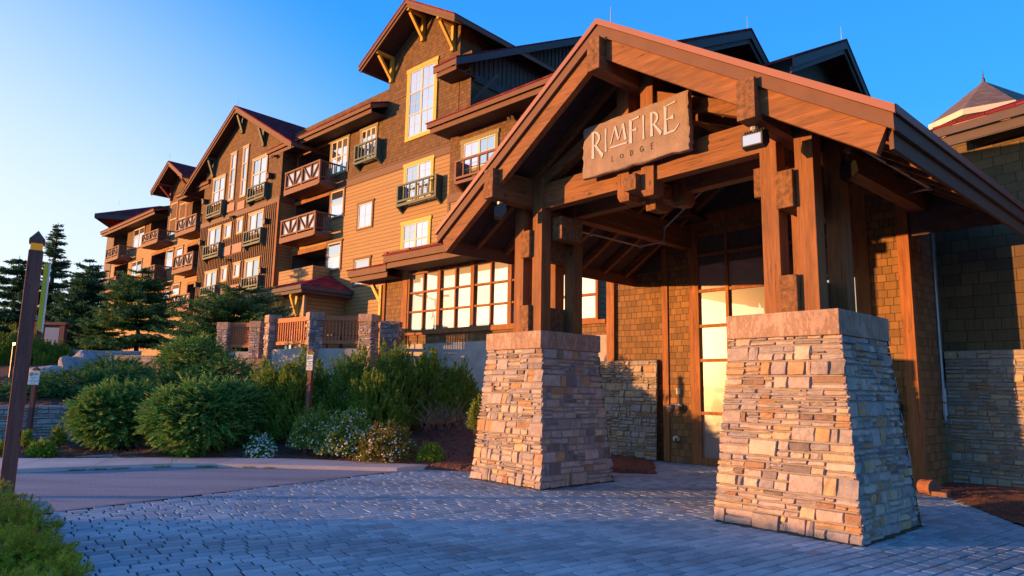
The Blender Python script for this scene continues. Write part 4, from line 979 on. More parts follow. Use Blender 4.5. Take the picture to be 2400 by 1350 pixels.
b_ = MB(); r2 = [tp*[1,1,0]+(p-[tp[0],TY,0])*[.8,.8,0] for p in ring]; b_.add([tuple(p+[0,0,hb-1.1]) for p in r2]+[tuple(p+[0,0,hb-.3]) for p in r2], [(k,(k+1)%nn,nn+(k+1)%nn,nn+k) for k in range(nn)]); b_.build('wall', m_tan, ft)
b_ = MB(); b_.tube([tp-[0,0,.1], tp+[0,0,.15], tp+[0,0,.25], tp+[0,0,.9]], [.12,.12,.05,.01], 6); b_.build('finial', m_bronze, ft)

# ================================================================== PAVILION + TERRACE
pv_u = F.fv(808, 720, VW)[0]; pv_v, _ = F.fu(712, 720, pv_u)
pav = thing('garden_pavilion', 'small sided room with dark red hip roof and mustard brackets behind the terrace railing', 'building', F.w(pv_u-3, pv_v, 2.5), TF)
def pp(mb, name, mat, parent=None, **k): return mb.build(name, mat, parent or pav, root=pav, **k)
ev_z = F.fu(705, 668, pv_u+.75)[1]; ev_v = F.fu(705, 668, pv_u+.75)[0]
pl_u = F.fv(505, 705, ev_v)[0]
t = MB(); t.box(F, pl_u+.8, pv_u, pv_v, VW-.02, 1.8, ev_z+.05); pp(t, 'wall', m_lap)
r = MB(); z0 = ev_z+.05; apv, apz_ = F.fu(752, 632, pv_u-1.0)
rid = z0+(1.05); a = [F.w(pl_u,ev_v,z0), F.w(pv_u+.75,ev_v,z0), F.w(pv_u+.75,VW-.05,z0), F.w(pl_u,VW-.05,z0), F.w(pl_u+2.6,VW-.05,rid), F.w(pv_u-1.55,VW-.05,rid)]
r.add(a, [(0,1,5,4),(1,2,5),(3,0,4),(2,3,4,5),(3,2,1,0)]); ro = pp(r, 'roof', m_roof)
f = MB(); f.box(F,pl_u,pv_u+.75,ev_v,ev_v+.05,z0-.2,z0-.01); f.box(F,pv_u+.70,pv_u+.75,ev_v+.05,VW-.05,z0-.2,z0-.01); f.box(F,pl_u+.1,pv_u+.65,ev_v+.1,ev_v+.15,z0-.36,z0-.19); f.box(F,pv_u+.60,pv_u+.65,ev_v+.15,VW-.05,z0-.36,z0-.19); pp(f, 'fascia', m_dfascia, ro)
s = MB(); s.box(F,pl_u+.1,pv_u+.6,ev_v+.15,VW-.06,z0-.3,z0-.27); pp(s, 'soffit', m_soffit, ro)
ww = (pv_u-pl_u-.8)
for k in range(3):
    uu = pv_u-.55-k*1.55; b_ = MB(); b_.box(F,uu-.09,uu+.09,pv_v-.12,pv_v,z0-1.6,z0-.3); b_.bar(F.w(uu,pv_v-.08,z0-1.3), F.w(uu,ev_v+.25,z0-.42), .13, .13); b_.box(F,uu-.08,uu+.08,ev_v+.2,pv_v,z0-.42,z0-.3); pp(b_, 'bracket', m_yellow)
for k in range(3):
    window(pv_u-1.75-k*1.55, pv_u-.75-k*1.55, 2.55, 4.45, pv_v, cols=2, rows=3, trim=m_green, sash=m_bronze, tw=.1, root=pav, g=m_glass)
t = MB(); t.box(F,pv_u-.12,pv_u+.02,pv_v-.02,pv_v+.1,1.8,ev_z-.35); pp(t, 'corner_board', m_tan)

ter = thing('terrace', 'raised terrace with capped stone piers, redwood railings and stained concrete front', 'terrace', at(730, 900, 20.)*[1,1,0]+[0,0,1.2], 0)
def tpart(mb, name, mat, parent=None, **k): return mb.build(name, mat, parent or ter, root=ter, **k)
def pier(px0, pxm, px1, ytop, ycap, Y, ang, wd=.42, zb=.9):
    """stone pier; near corner at pxm"""
    fr = Frame(ang); c = at(pxm, ytop, Y); zt_ = c[2]; capz = at(pxm, ycap, Y)[2]; u, v = fr.uv(c)
    # corner is the one between front (left lit) and right side: box spans u-wd..u, v..v+wd
    st_ = MB(); mo = MB(); e = .04
    A = [fr.w(u-wd+e,v+e,zb), fr.w(u-e,v+e,zb), fr.w(u-e,v+wd-e,zb), fr.w(u-wd+e,v+wd-e,zb)]
    tp_ = [np.array(p)+[0,0,capz-zb] for p in A]
    stone_face(st_, mo, A[0], A[1], tp_[1], tp_[0], -fr.V, (.1,.18), (.1,.26), (.01,.04), over=.015, fine=False)
    stone_face(st_, mo, A[1], A[2], tp_[2], tp_[1], fr.U, (.1,.18), (.1,.26), (.01,.04), over=.015, fine=False)
    stone_face(st_, mo, A[3], A[0], tp_[0], tp_[3], -fr.U, (.1,.18), (.1,.26), (.01,.04), over=.015, fine=False)
    po = tpart(st_, 'pier', m_stone); tpart(mo, 'mortar', m_mort, po)
    cp = MB(); cp.box(fr,u-wd,u,v,v+wd,capz,zt_); tpart(cp, 'cap', m_conc, po, bevel=.012)
    return np.array(fr.w(u-wd/2, v+wd/2, 0))
p2 = pier(711, 726, 749, 730, 749, 20.0, R(-60), .46)
p1 = pier(617, 631, 643, 737, 755, 21.4, R(-52), .42)
p3 = pier(850, 872, 888, 735, 753, 19.9, R(-20), .46)
p0 = pier(596, 612, 622, 752, 768, 22.6, R(-10), .42)
p_1 = pier(520, 535, 545, 755, 772, 22.8, R(-10), .42)
def railing(a, c_, zt_, zb_, nbal):
    a = np.array([a[0],a[1],0]); c_ = np.array([c_[0],c_[1],0]); L = np.linalg.norm(c_-a); d = (c_-a)/L; fr = Frame(math.atan2(d[1], d[0])); u, v = fr.uv(a); e = .2
    r = MB(); r.box(fr,u+e,u+L-e,v-.05,v+.05,zt_-.14,zt_); r.box(fr,u+e,u+L-e,v-.045,v+.045,zb_,zb_+.1)
    for k in range(nbal): x = u+e+.05+(L-2*e-.1)*k/(nbal-1); r.box(fr,x-.022,x+.022,v-.022,v+.022,zb_+.1,zt_-.14)
    for x in (u+e+.02, u+L-e-.02): r.box(fr,x-.035,x+.035,v-.036,v+.036,zb_-.12,zb_)
    tpart(r, 'railing', m_rail)
    cw = MB(); cw.box(fr,u+.1,u+L-.1,v-.1,v+.3,.7,zb_-.14); cw.box(fr,u+.1,u+L-.1,v-.12,v-.1,1.9,1.98); tpart(cw, 'concrete_front', m_concw)
ztr = at(680, 742, 20.7)[2]; zbr = at(680, 806, 20.7)[2]
railing(p1, p2, ztr, zbr, 15); railing(p2, p3, ztr, zbr, 12); railing(p_1, p0, ztr-.02, zbr-.02, 12)
d = np.array([*F.w(gl0+.1, VGL-.2, 0)]); railing(p3, d, ztr-.05, zbr, 10)
t = MB(); t.add([tuple(p*[1,1,0]+[0,0,2.45]) for p in (p_1, p1, p2, p3)]+[F.w(gl0,VGL+.2,2.45), F.w(gl0,VW,2.45), F.w(-42,VW,2.45)], [tuple(range(7))]); tpart(t, 'floor', m_walk)
# dark table and chairs on the terrace
def chair(x, y, rz, group, label):
    fr = Frame(rz); u, v = fr.uv((x,y,0)); o = thing('terrace_chair', label, 'chair', (x,y,2.45), rz, group)
    b = MB(); b.box(fr,u-.24,u+.24,v-.24,v+.24,2.86,2.90); b.build('seat', m_black, o)
    b = MB(); b.box(fr,u-.24,u+.24,v+.2,v+.24,2.92,3.36); b.build('backrest', m_black, o)
    for i in (-1,1):
        for j in (-1,1): b = MB(); b.box(fr,u+i*.21-.02,u+i*.21+.02,v+j*.21-.02,v+j*.21+.02,2.45,2.86); b.build('leg', m_black, o)
tb = at(800, 790, 21.6); o = thing('terrace_table', 'dark round table behind the terrace railing', 'table', (tb[0],21.6,2.45)); b = MB(); b.tube([(tb[0],21.6,3.14),(tb[0],21.6,3.18)], [.55,.55], 20); b.build('tabletop', m_black, o); b = MB(); b.tube([(tb[0],21.6,2.45),(tb[0],21.6,3.14)], [.05,.05], 8); b.build('leg', m_black, o)
chair(tb[0]-.7, 21.5, R(80), 'chairs round the terrace table', 'dark chair left of the table behind the terrace railing')
chair(tb[0]+.75, 21.7, R(-80), 'chairs round the terrace table', 'dark chair right of the table behind the terrace railing')

# ================================================================== CANOPY
UC = -6.46; VC = 7.43
can = thing('entrance_canopy', 'heavy timber gabled entrance canopy on two flared stone pillars', 'canopy', P.w(UC, 8.8, 0), TP)
def cp_(mb, name, mat, parent=None, **k): return mb.build(name, mat, parent or can, root=can, **k)
ZP = 7.29; SL = .655; HW = 4.08; VBK = 14.4; 
def zr_(u): return ZP-SL*abs(u-UC)
for c, nm in ((-8.92, 'left'), (-4.0, 'right')):
    st_ = MB(); mo = MB(); hb_, ht_ = .87, .685; v0b, v1b, v0t, v1t = 7.88, 9.68, 8.06, 9.48; zt = 2.30
    A = [(c-hb_,v0b),(c+hb_,v0b),(c+hb_,v1b),(c-hb_,v1b)]; B = [(c-ht_,v0t),(c+ht_,v0t),(c+ht_,v1t),(c-ht_,v1t)]
    nr_ = [-P.V, P.U, P.V, -P.U]
    for i in range(4):
        j = (i+1)%4
        stone_face(st_, mo, P.w(*A[i],0), P.w(*A[j],0), P.w(*B[j],zt), P.w(*B[i],zt), nr_[i], (.12,.225), (.11,.36), (.012,.040) if i in (0,2) else (.010,.032), over=.034 if i in (0,2) else -.004)
    po = cp_(st_, 'stone_pillar', m_stone); cp_(mo, 'mortar', m_mort, po)
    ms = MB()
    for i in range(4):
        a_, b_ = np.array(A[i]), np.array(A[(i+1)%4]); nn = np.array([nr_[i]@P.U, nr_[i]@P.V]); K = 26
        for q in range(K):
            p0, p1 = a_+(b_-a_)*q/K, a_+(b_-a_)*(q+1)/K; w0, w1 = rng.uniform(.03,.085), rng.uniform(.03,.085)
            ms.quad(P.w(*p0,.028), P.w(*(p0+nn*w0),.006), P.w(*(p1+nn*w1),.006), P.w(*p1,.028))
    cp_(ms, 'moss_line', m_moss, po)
    cap = MB(); cap.box(P,c-.72,c+.72,8.0,9.54,2.292,2.595); cp_(cap, 'cap', m_conc, po, bevel=.012)
    for du in (-.24, .24):
        for v in (8.35, 9.2):
            k = c+du; t = MB(); t.box(P,k-.12,k+.12,v,v+.24,2.597,5.44 if du*(1 if nm=='left' else 1) > 0 or v > 9 else 5.44); cp_(t, 'post', m_post, bevel=.008)
    for z0_ in (2.60, 3.98):
        t = MB(); t.box(P,c-.118,c+.118,8.27,9.5,z0_,z0_+.50); cp_(t, 'spacer_block', m_endg, bevel=.012)
    # side blocks between front and back posts
    for z0_ in (4.30,):
        t = MB(); t.box(P,c+.36 if nm=='left' else c-.6,c+.6 if nm=='left' else c-.36,8.62,9.18,z0_,z0_+.42); cp_(t, 'spacer_block', m_endg, bevel=.01)
    t = MB(); t.box(P,c-.117,c+.117,7.38,VE-.01,4.92,5.176); t.box(P,c-.117,c+.117,7.385,VE-.01,5.18,5.44); cp_(t, 'plate_beam', m_bv)
    t = MB(); t.box(P,c-.119,c+.119,7.365,7.383,4.918,5.177); t.box(P,c-.119,c+.119,7.368,7.383,5.181,5.442); cp_(t, 'beam_end', m_endg)
# ridge beam
t = MB(); t.box(P,UC-.12,UC+.12,7.36,VE-.01,6.43,6.68); t.box(P,UC-.12,UC+.12,7.365,VE-.01,6.684,6.94); cp_(t, 'ridge_beam', m_bv)
t = MB(); t.box(P,UC-.122,UC+.122,7.345,7.362,6.428,6.682); t.box(P,UC-.122,UC+.122,7.348,7.362,6.686,6.942); cp_(t, 'beam_end', m_endg)
# trusses: ties, king posts, blocks
for v, nm in ((8.40,'front'), (9.25,'back')):
    t = MB(); t.box(P,-8.92+.365,-4.0-.365,v,v+.2,4.85,5.085); t.box(P,-8.92+.365,-4.0-.365,v+.004,v+.196,5.089,5.32); cp_(t, 'tie_beam', m_bu)
    for du in (-.24, .24):
        t = MB(); k = UC+du
        t.hexa([P.w(k-.09,v-.02,4.62),P.w(k+.09,v-.02,4.62),P.w(k+.09,v+.2,4.62),P.w(k-.09,v+.2,4.62),P.w(k-.118,v-.05,4.70),P.w(k+.118,v-.05,4.70),P.w(k+.118,v+.23,4.70),P.w(k-.118,v+.23,4.70)])
        t.box(P,k-.118,k+.118,v-.05,v+.23,4.70,6.95); cp_(t, 'king_post', m_post)
    # struts up to the ridge
    for sg in (-1, 1):
        t = MB(); t.bar(P.w(UC+sg*2.35,v+.1,5.32), P.w(UC+sg*.36,v+.1,6.2), .17, .2); cp_(t, 'strut', m_bu)
t = MB(); t.box(P,UC-.115,UC+.115,8.22,9.6,4.72,4.98); cp_(t, 'spacer_block', m_endg, bevel=.01)
t = MB(); t.box(P,UC-.10,UC+.10,8.75,8.98,4.50,4.72); cp_(t, 'spacer_block', m_endg, bevel=.02)
# roof: slab, boards, flashing
for sg in (-1, 1):
    a = UC+sg*HW; hwv = HW
    r = MB(); r.prism([P.w(UC,VC+.02,ZP), P.w(a,VC+.02,ZP-SL*HW), P.w(a,VC+.02,ZP-SL*HW-.05), P.w(UC,VC+.02,ZP-.05)], P.V*(VBK-VC-.02)); ro = cp_(r, 'roof', m_roof)
    # sheathing
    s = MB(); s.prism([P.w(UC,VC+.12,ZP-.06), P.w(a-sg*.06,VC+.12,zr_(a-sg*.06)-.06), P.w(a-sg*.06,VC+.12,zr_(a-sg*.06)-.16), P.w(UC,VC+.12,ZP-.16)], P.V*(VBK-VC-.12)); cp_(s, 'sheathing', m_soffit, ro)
    f = MB(); f.prism([P.w(UC,VC-.015,ZP+.012), P.w(a+sg*.02,VC-.015,zr_(a+sg*.02)+.012), P.w(a+sg*.02,VC-.015,zr_(a+sg*.02)-.085), P.w(UC,VC-.015,ZP-.085)], P.V*.03)
    f.prism([P.w(a+sg*.0,VC+.016,zr_(a)+.012), P.w(a+sg*.0,VBK,zr_(a)+.012), P.w(a+sg*.0,VBK,zr_(a)-.085), P.w(a+sg*.0,VC+.016,zr_(a)-.085)], P.U*sg*.025); cp_(f, 'flashing', m_flash, ro)
    f = MB(); f.prism([P.w(UC,VC+.02,ZP-.088), P.w(a-sg*.01,VC+.02,zr_(a-sg*.01)-.088), P.w(a-sg*.01,VC+.02,zr_(a-sg*.01)-.265), P.w(UC,VC+.02,ZP-.265)], P.V*.055)
    f.prism([P.w(a-sg*.01,VC+.077,zr_(a)-.086), P.w(a-sg*.01,VBK,zr_(a)-.086), P.w(a-sg*.01,VBK,zr_(a)-.25), P.w(a-sg*.01,VC+.077,zr_(a)-.25)], -P.U*sg*.04)
    f.prism([P.w(a-sg*.06,VC+.14,zr_(a)-.2), P.w(a-sg*.06,VBK,zr_(a)-.2), P.w(a-sg*.06,VBK,zr_(a)-.43), P.w(a-sg*.06,VC+.14,zr_(a)-.43)], -P.U*sg*.045); cp_(f, 'fascia', m_fascia, ro)
    # rake beam
    e = HW-.1
    t = MB(); t.prism([P.w(UC,VC+.08,ZP-.25), P.w(UC+sg*e,VC+.08,zr_(UC+sg*e)-.25), P.w(UC+sg*(e-.12),VC+.08,zr_(UC+sg*(e-.12))-.60), P.w(UC,VC+.08,ZP-.60)], P.V*.12); cp_(t, 'rake_beam', m_bu)
    # rafters
    v = VC+.9
    while v < VE-.2:
        t = MB(); t.prism([P.w(UC+sg*.05,v,zr_(UC+sg*.05)-.165), P.w(UC+sg*(HW-.12),v,zr_(UC+sg*(HW-.12))-.165), P.w(UC+sg*(HW-.12),v,zr_(UC+sg*(HW-.12))-.33), P.w(UC+sg*.05,v,zr_(UC+sg*.05)-.40)], P.V*.1); cp_(t, 'rafter', m_bu); v += .78
wv = MB(); wv.add([P.w(UC-HW+.1,VE+.02,4.5), P.w(UC+HW-.1,VE+.02,4.5), P.w(UC,VE+.02,ZP-.17)], [(0,1,2)]); cp_(wv, 'gable_infill', m_dkboard)  # dark colour stands in for the shade under the canopy roof
t = MB(); u = P.fv(1436, 44, VC+.6)[0]; t.tube([P.w(UC,VC+.35,ZP-.05), P.w(UC,VC+.35,ZP+.35)], [.012,.006], 5); cp_(t, 'lightning_rod', m_metal)

# ---------------- hanging name sign
VS = 8.16
sg_ = thing('name_sign', 'rough edged sandstone sign carved RIMFIRE LODGE hanging under the canopy gable', 'sign', P.w(-6.36, VS, 5.05), TP)
s_ = lambda x, y: P.fv(1320+x/3.969, 180+y/3.969, VS)
cs = [s_(170,965), s_(1185,665), s_(1170,115), s_(180,485)]
out = []
for i in range(4):
    a, c = np.array(cs[i]), np.array(cs[(i+1)%4])
    for k in range(14):
        p = a+(c-a)*k/14; out.append(p+np.array([rng.uniform(-.014,.014), rng.uniform(-.014,.014)]))
nO = len(out); mid = np.mean(out, 0)
V_ = []; F_ = []
for lev, (v, shr) in enumerate(((VS+.1,.012),(VS+.07,0),(VS+.03,.004),(VS+.006,.018),(VS,.045))):
    for p in out:
        dd = mid-p; q = p+dd/np.linalg.norm(dd)*(shr+rng.uniform(0,.010)); V_.append(P.w(q[0], v+rng.uniform(-.004,.004)*(lev in (1,2)), q[1]))
for l in range(4):
    for i in range(nO): F_.append((l*nO+i, (l+1)*nO+i, (l+1)*nO+(i+1)%nO, l*nO+(i+1)%nO))
F_.append(tuple(4*nO+i for i in range(nO))); F_.append(tuple(reversed(range(nO))))
sb = MB(); sb.add(V_, F_); sb.build('slab', m_signst, sg_)
# letters: stroked shapes on a unit box (x to the right, y up)
def strokeq(a, b, w0, w1, w2=None):
    """tapered stroke from a to b, flared at the ends"""
    a, b = np.array(a, float), np.array(b, float); d = (b-a)/np.linalg.norm(b-a); n = np.array([-d[1], d[0]])*.86; m_ = (a+b)/2; wm_ = min(w0, w1)*.78 if w2 is None else w2
    return [a+n*w0/2, m_+n*wm_/2, b+n*w1/2, b-n*w1/2, m_-n*wm_/2, a-n*w0/2]
def arcband(cx, cy, rx, ry, t0, t1, w0, w1, n=14):
    o, i_ = [], []
    for k in range(n+1):
        t = t0+(t1-t0)*k/n; ww = w0+(w1-w0)*math.sin(math.pi*k/n); c, s = math.cos(t), math.sin(t)
        o.append(np.array([cx+rx*c, cy+ry*s])); i_.append(np.array([cx+(rx-ww)*c, cy+(ry-ww*.8)*s]))
    return [[o[k], o[k+1], i_[k+1], i_[k]] for k in range(n)]
PI = math.pi
G = {'I': [strokeq((.5,0),(.5,1),.62,.62,.42)],
 'R': [strokeq((.16,0),(.16,1),.27,.25,.18)]+arcband(.2,.72,.52,.28,PI/2,-PI/2,.05,.17)+[strokeq((.34,.48),(.92,.0),.13,.22,.15)],
 'M': [strokeq((.02,0),(.30,1),.09,.07,.06), strokeq((.29,1),(.52,.12),.17,.10,.14), strokeq((.52,.12),(.80,1),.06,.06,.05), strokeq((.79,1),(.95,0),.17,.17,.14)],
 'F': [strokeq((.2,0),(.2,1),.36,.32,.25), strokeq((.2,.95),(1.0,1.0),.10,.10,.07), strokeq((.2,.52),(.75,.53),.09,.16,.06)],
 'E': [strokeq((.16,0),(.16,1),.24,.22,.16), strokeq((.16,.97),(.80,1.04),.07,.07,.05), strokeq((.16,.5),(.66,.55),.06,.2,.05), strokeq((.16,.04),(.72,.06),.08,.08,.07), strokeq((.72,.06),(1.0,.24),.08,.04,.06)],
 '_': [strokeq((0,.5),(1,.5),1,1,1)],
 'L': [strokeq((.15,0),(.15,1),.26,.26,.26), strokeq((.15,.07),(.8,.07),.15,.15,.15)],
 'D': [strokeq((.15,0),(.15,1),.26,.26,.26)]+arcband(.15,.5,.72,.5,PI/2,-PI/2,.16,.25),
 'O': arcband(.5,.5,.5,.5,0,2*PI,.2,.2,20),
 'G': arcband(.5,.5,.5,.5,.7,2*PI-.25,.2,.2,18)+[strokeq((.95,.05),(.95,.5),.2,.2,.2), strokeq((.6,.45),(1.0,.45),.14,.14,.14)],
 'e': [strokeq((.15,0),(.15,1),.26,.26,.26), strokeq((.15,.93),(.8,.93),.14,.14,.14), strokeq((.15,.5),(.7,.5),.14,.14,.14), strokeq((.15,.07),(.8,.07),.14,.14,.14)]}
def glyph(ch, bl, tl, br, mat, hgt=.012, bev=.010, vof=0.):
    (u0, z0), (_, z1), (u1, _) = s_(*bl), s_(*tl), s_(*br); mb = MB()
    for poly in G[ch]:
        pts = [(u0+(u1-u0)*p[0], z0+(z1-z0)*p[1]) for p in poly]; n = len(pts); c = np.mean(pts, 0)
        sgn = sum(pts[i][0]*pts[(i+1)%n][1]-pts[(i+1)%n][0]*pts[i][1] for i in range(n))
        if sgn < 0: pts = pts[::-1]
        front = [P.w(p[0], VS-hgt, p[1]) for p in pts]; back = [P.w(p[0], VS+.004, p[1]) for p in pts]
        mb.add(back+front, [tuple(range(n, 2*n))]+[(i,(i+1)%n,n+(i+1)%n,n+i) for i in range(n)])
    o = mb.build('lettering', [mat, m_dletter], sg_)  # sides coloured dark in place of the shaded edges of carved letters
    for p in o.data.polygons: p.material_index = 0 if abs(p.normal.y) > .8 else 1
    return o
for a in (('R',(262,772),(255,525),(382,742)),('I',(385,705),(383,490),(415,692)),('M',(440,632),(440,478),(592,590)),('_',(440,672),(440,655),(596,628)),('F',(612,628),(608,408),(712,600)),('I',(735,588),(730,368),(768,575)),('R',(808,562),(805,338),(925,530)),('E',(932,550),(927,282),(1085,510))):
    glyph(*a, m_letter)
for a in (('L',(450,793),(450,735),(470,786)),('O',(527,765),(527,722),(562,755)),('D',(622,740),(622,684),(655,730)),('G',(714,705),(714,648),(748,695)),('e',(816,678),(816,615),(842,670))):
    glyph(*a, m_dletter, .006)
for du in (-.24, .24):
    t = MB(); k = UC+du; t.box(P,k-.05,k+.05,VS+.10,8.352,5.25,5.75); t.build('mount', m_bronze, sg_)

# ---------------- floodlights under the purlins
m_lens = glass('lamp_glass', .6, (1,1,1), (.25,.25,.25))
def flood(x, y, v, ztop, rz, label, tilt):
    u, z = P.fv(x, y, v); base = np.array(P.w(u, v, z))
    o = thing('floodlight', label, 'floodlight', P.w(u, v, ztop), TP+rz, 'floodlights under the canopy beams')
    t = MB(); tp_ = np.array(P.w(u, v, ztop)); t.tube([tp_, tp_-[0,0,.05]], [.06,.055], 10); t.tube([tp_-[0,0,.05], base+[0,0,.10]], [.02,.02], 8); t.tube([base+[0,0,.17], base+[0,0,.11]], [.034,.034], 8); t.build('stem', m_metal, o)
    fr = Frame(TP+rz); a, c = fr.uv(base); t = MB(); w2 = .135
    t.prism([fr.w(a-w2,c-.10,z-.10), fr.w(a-w2,c-.10,z+.06), fr.w(a-w2,c-.02,z+.10), fr.w(a-w2,c+.10,z+.08), fr.w(a-w2,c+.12,z-.02), fr.w(a-w2,c+.02,z-.12)], fr.U*2*w2)
    for k in range(9): x_ = a-w2+.01+k*(2*w2-.02)/8; t.box(fr,x_-.004,x_+.004,c-.03,c+.10,z+.08,z+.125)
    t.build('housing', m_black, o)
    l = MB(); l.quad(fr.w(a-w2+.02,c-.101,z-.085), fr.w(a+w2-.02,c-.101,z-.085), fr.w(a+w2-.02,c-.101,z+.045), fr.w(a-w2+.02,c-.101,z+.045)); l.build('lens', m_lens, o)
flood(1770, 328, 7.68, 4.92, R(4), 'black floodlight hanging from the right beam end of the canopy', 0)
flood(1172, 497, 7.7, 4.92, R(-40), 'black floodlight hanging from the left beam end of the canopy', 0)
fl3 = flood(1985, 405, 9.3, 4.92, R(-60), 'black floodlight tucked behind the right canopy posts', 0)

# ---------------- sprinkler pipes
def pipe(pts, r, name, label, mat=None):
    o = thing(name, label, 'pipe', pts[0]); t = MB(); t.tube(pts, [r]*len(pts), 8); t.build('run', mat or m_metal, o)
    t = MB()
    for p in pts[1:-1]: p = np.array(p); t.tube([p-[0,0,.04], p+[0,0,.04]], [r*1.6]*2, 8)
    t.build('joint', mat or m_metal, o); return o
def pc(x, y, v): u, z = P.fv(x, y, v); return P.w(u, v, z)
pipe([pc(1340,538,10.0), pc(1385,548,10.6), pc(1500,577,12.0), pc(1556,566,12.2), pc(1558,534,12.2), pc(1705,390,12.4)], .022, 'sprinkler_pipe', 'grey sprinkler pipe bending under the canopy ceiling left of the entrance')
dp = P.fv(2176, 470, VE+.35); 
pipe([pc(1990,330,9.6), pc(2180,440,12.2), pc(2086,460,12.9)], .028, 'sprinkler_pipe', 'grey sprinkler pipe slanting down under the right canopy eave')
PUx = P.fv(2202, 800, VR-.3)[0]
ptop = P.fu(2172, 462, PUx); 
o = pipe([P.w(PUx-.3,VR-.5,ptop[1]+.15), P.w(PUx,VR-.3,ptop[1]), P.w(PUx,VR-.3,1.55)], .032, 'standpipe', 'pale grey standpipe beside the right stone wall with a red valve at its foot')
t = MB(); t.tube([P.w(PUx,VR-.3,1.75), P.w(PUx,VR-.3,1.25)], [.05,.055], 10); t.tube([P.w(PUx-.1,VR-.34,1.12), P.w(PUx+.1,VR-.34,1.12)], [.04,.04], 8); t.tube([P.w(PUx,VR-.3,1.25), P.w(PUx,VR-.3,1.05)], [.03,.02], 8); t.build('valve', m_metal, o)
t = MB(); t.tube([P.w(PUx-.03,VR-.36,1.95), P.w(PUx-.03,VR-.36,2.15)], [.012,.02], 6); t.box(P,PUx-.06,PUx+.06,VR-.37,VR-.36,1.48,1.5); t.build('handle', plain('red_paint', (.45,.02,.02), .5, .05), o)

# ---------------- fixtures on the entrance wall
def wallbox(name, x, y, label, cat, build):
    u, z = P.fv(x, y, VE); o = thing(name, label, cat, P.w(u, VE, z), TP); build(o, u, z)
def dome(o, u, z):
    t = MB(); t.box(P,u-.03,u+.12,VE-.10,VE,z+.02,z+.08); t.box(P,u+.02,u+.10,VE-.2,VE-.09,z+.03,z+.07); t.build('arm', m_white, o)
    t = MB(); n = 12
    for k in range(6):
        pass
    pts = [P.w(u-.02,VE-.24,z+.07-.20*k/6) for k in range(7)]; t.tube(pts, [.085,.10,.10,.095,.08,.055,.01], 14); t.build('dome', plain('smoked_dome', (.10,.10,.11), .12, .05, 4, 0), o, smooth=True)
wallbox('security_camera', 1588, 955, 'smoked dome security camera on a white arm beside the door', 'camera', dome)
def swt(o, u, z):
    t = MB(); t.box(P,u-.055,u+.055,VE-.02,VE,z-.07,z+.07); t.build('plate', m_cream, o, bevel=.006)
    t = MB(); t.tube([P.w(u,VE-.02,z+.03), P.w(u,VE-.028,z+.03)], [.014,.014], 10); t.build('button', m_tan, o)
wallbox('door_switch', 1590, 917, 'small cream push plate on the shingle wall left of the door', 'switch', swt)
def outl(o, u, z):
    t = MB(); t.box(P,u-.06,u+.06,VE-.10,VE,z-.045,z+.04); t.prism([P.w(u-.06,VE-.1,z+.04),P.w(u+.06,VE-.1,z+.04),P.w(u+.03,VE-.06,z+.065),P.w(u-.03,VE-.06,z+.065)], P.V*.05); t.build('cover', m_cream, o, bevel=.005)
    t = MB(); t.box(P,u+.0,u+.05,VE-.112,VE-.1,z-.06,z+.02); t.build('socket', m_black, o)
wallbox('outlet_box', 1588, 1028, 'cream weatherproof outlet box low on the shingle wall left of the door', 'outlet', outl)
wallbox('door_switch', 2098, 925, 'small white plate half hidden by the right stone pillar', 'switch', swt)
def blk_(o, u, z):
    t = MB(); t.box(P,u-.08,u+.06,VE-.12,VE,z-.12,z+.12); t.build('case', m_black, o, bevel=.01); t = MB(); t.box(P,u-.06,u+.03,VE-.125,VE-.12,z-.08,z+.08); t.build('screen', m_glassb, o)
wallbox('key_pad', 2108, 962, 'black wall box half hidden by the right stone pillar', 'keypad', blk_)
# rusty drain end on the pavement
a = gz(2195, 1160); o = thing('drain_pipe_end', 'rust brown clay drain end lying at the corner of the right bed', 'drain', (a[0],a[1],0), TP)
t = MB(); u, v = P.uv(a); t.tube([P.w(u-.22,v+.05,.11), P.w(u-.02,v-.05,.11)], [.12,.12], 14, False); t.tube([P.w(u-.06,v-.03,.11), P.w(u+.0,v-.06,.11)], [.135,.135], 14); t.build('pipe', plain('rust', (.22,.09,.05), .8, .3, 9), o); t = MB(); t.box(P,u-.02,u+.2,v-.18,v+.02,0,.07); t.build('block', plain('rust2', (.20,.11,.07), .9, .3, 9), o)

# ================================================================== POSTS AND SIGNS
def textpart(body, size, mat, parent, M, name='lettering'):
    cu = bpy.data.curves.new('txt', 'FONT'); cu.body = body; cu.size = size; cu.align_x = 'CENTER'; cu.align_y = 'CENTER'; cu.extrude = .001
    to = bpy.data.objects.new('txt', cu); me = bpy.data.meshes.new_from_object(to); bpy.data.objects.remove(to); me.name = name
    me.transform(M); me.materials.clear(); me.materials.append(mat); o = bpy.data.objects.new(name, me); COL.objects.link(o); o.parent = parent; return o
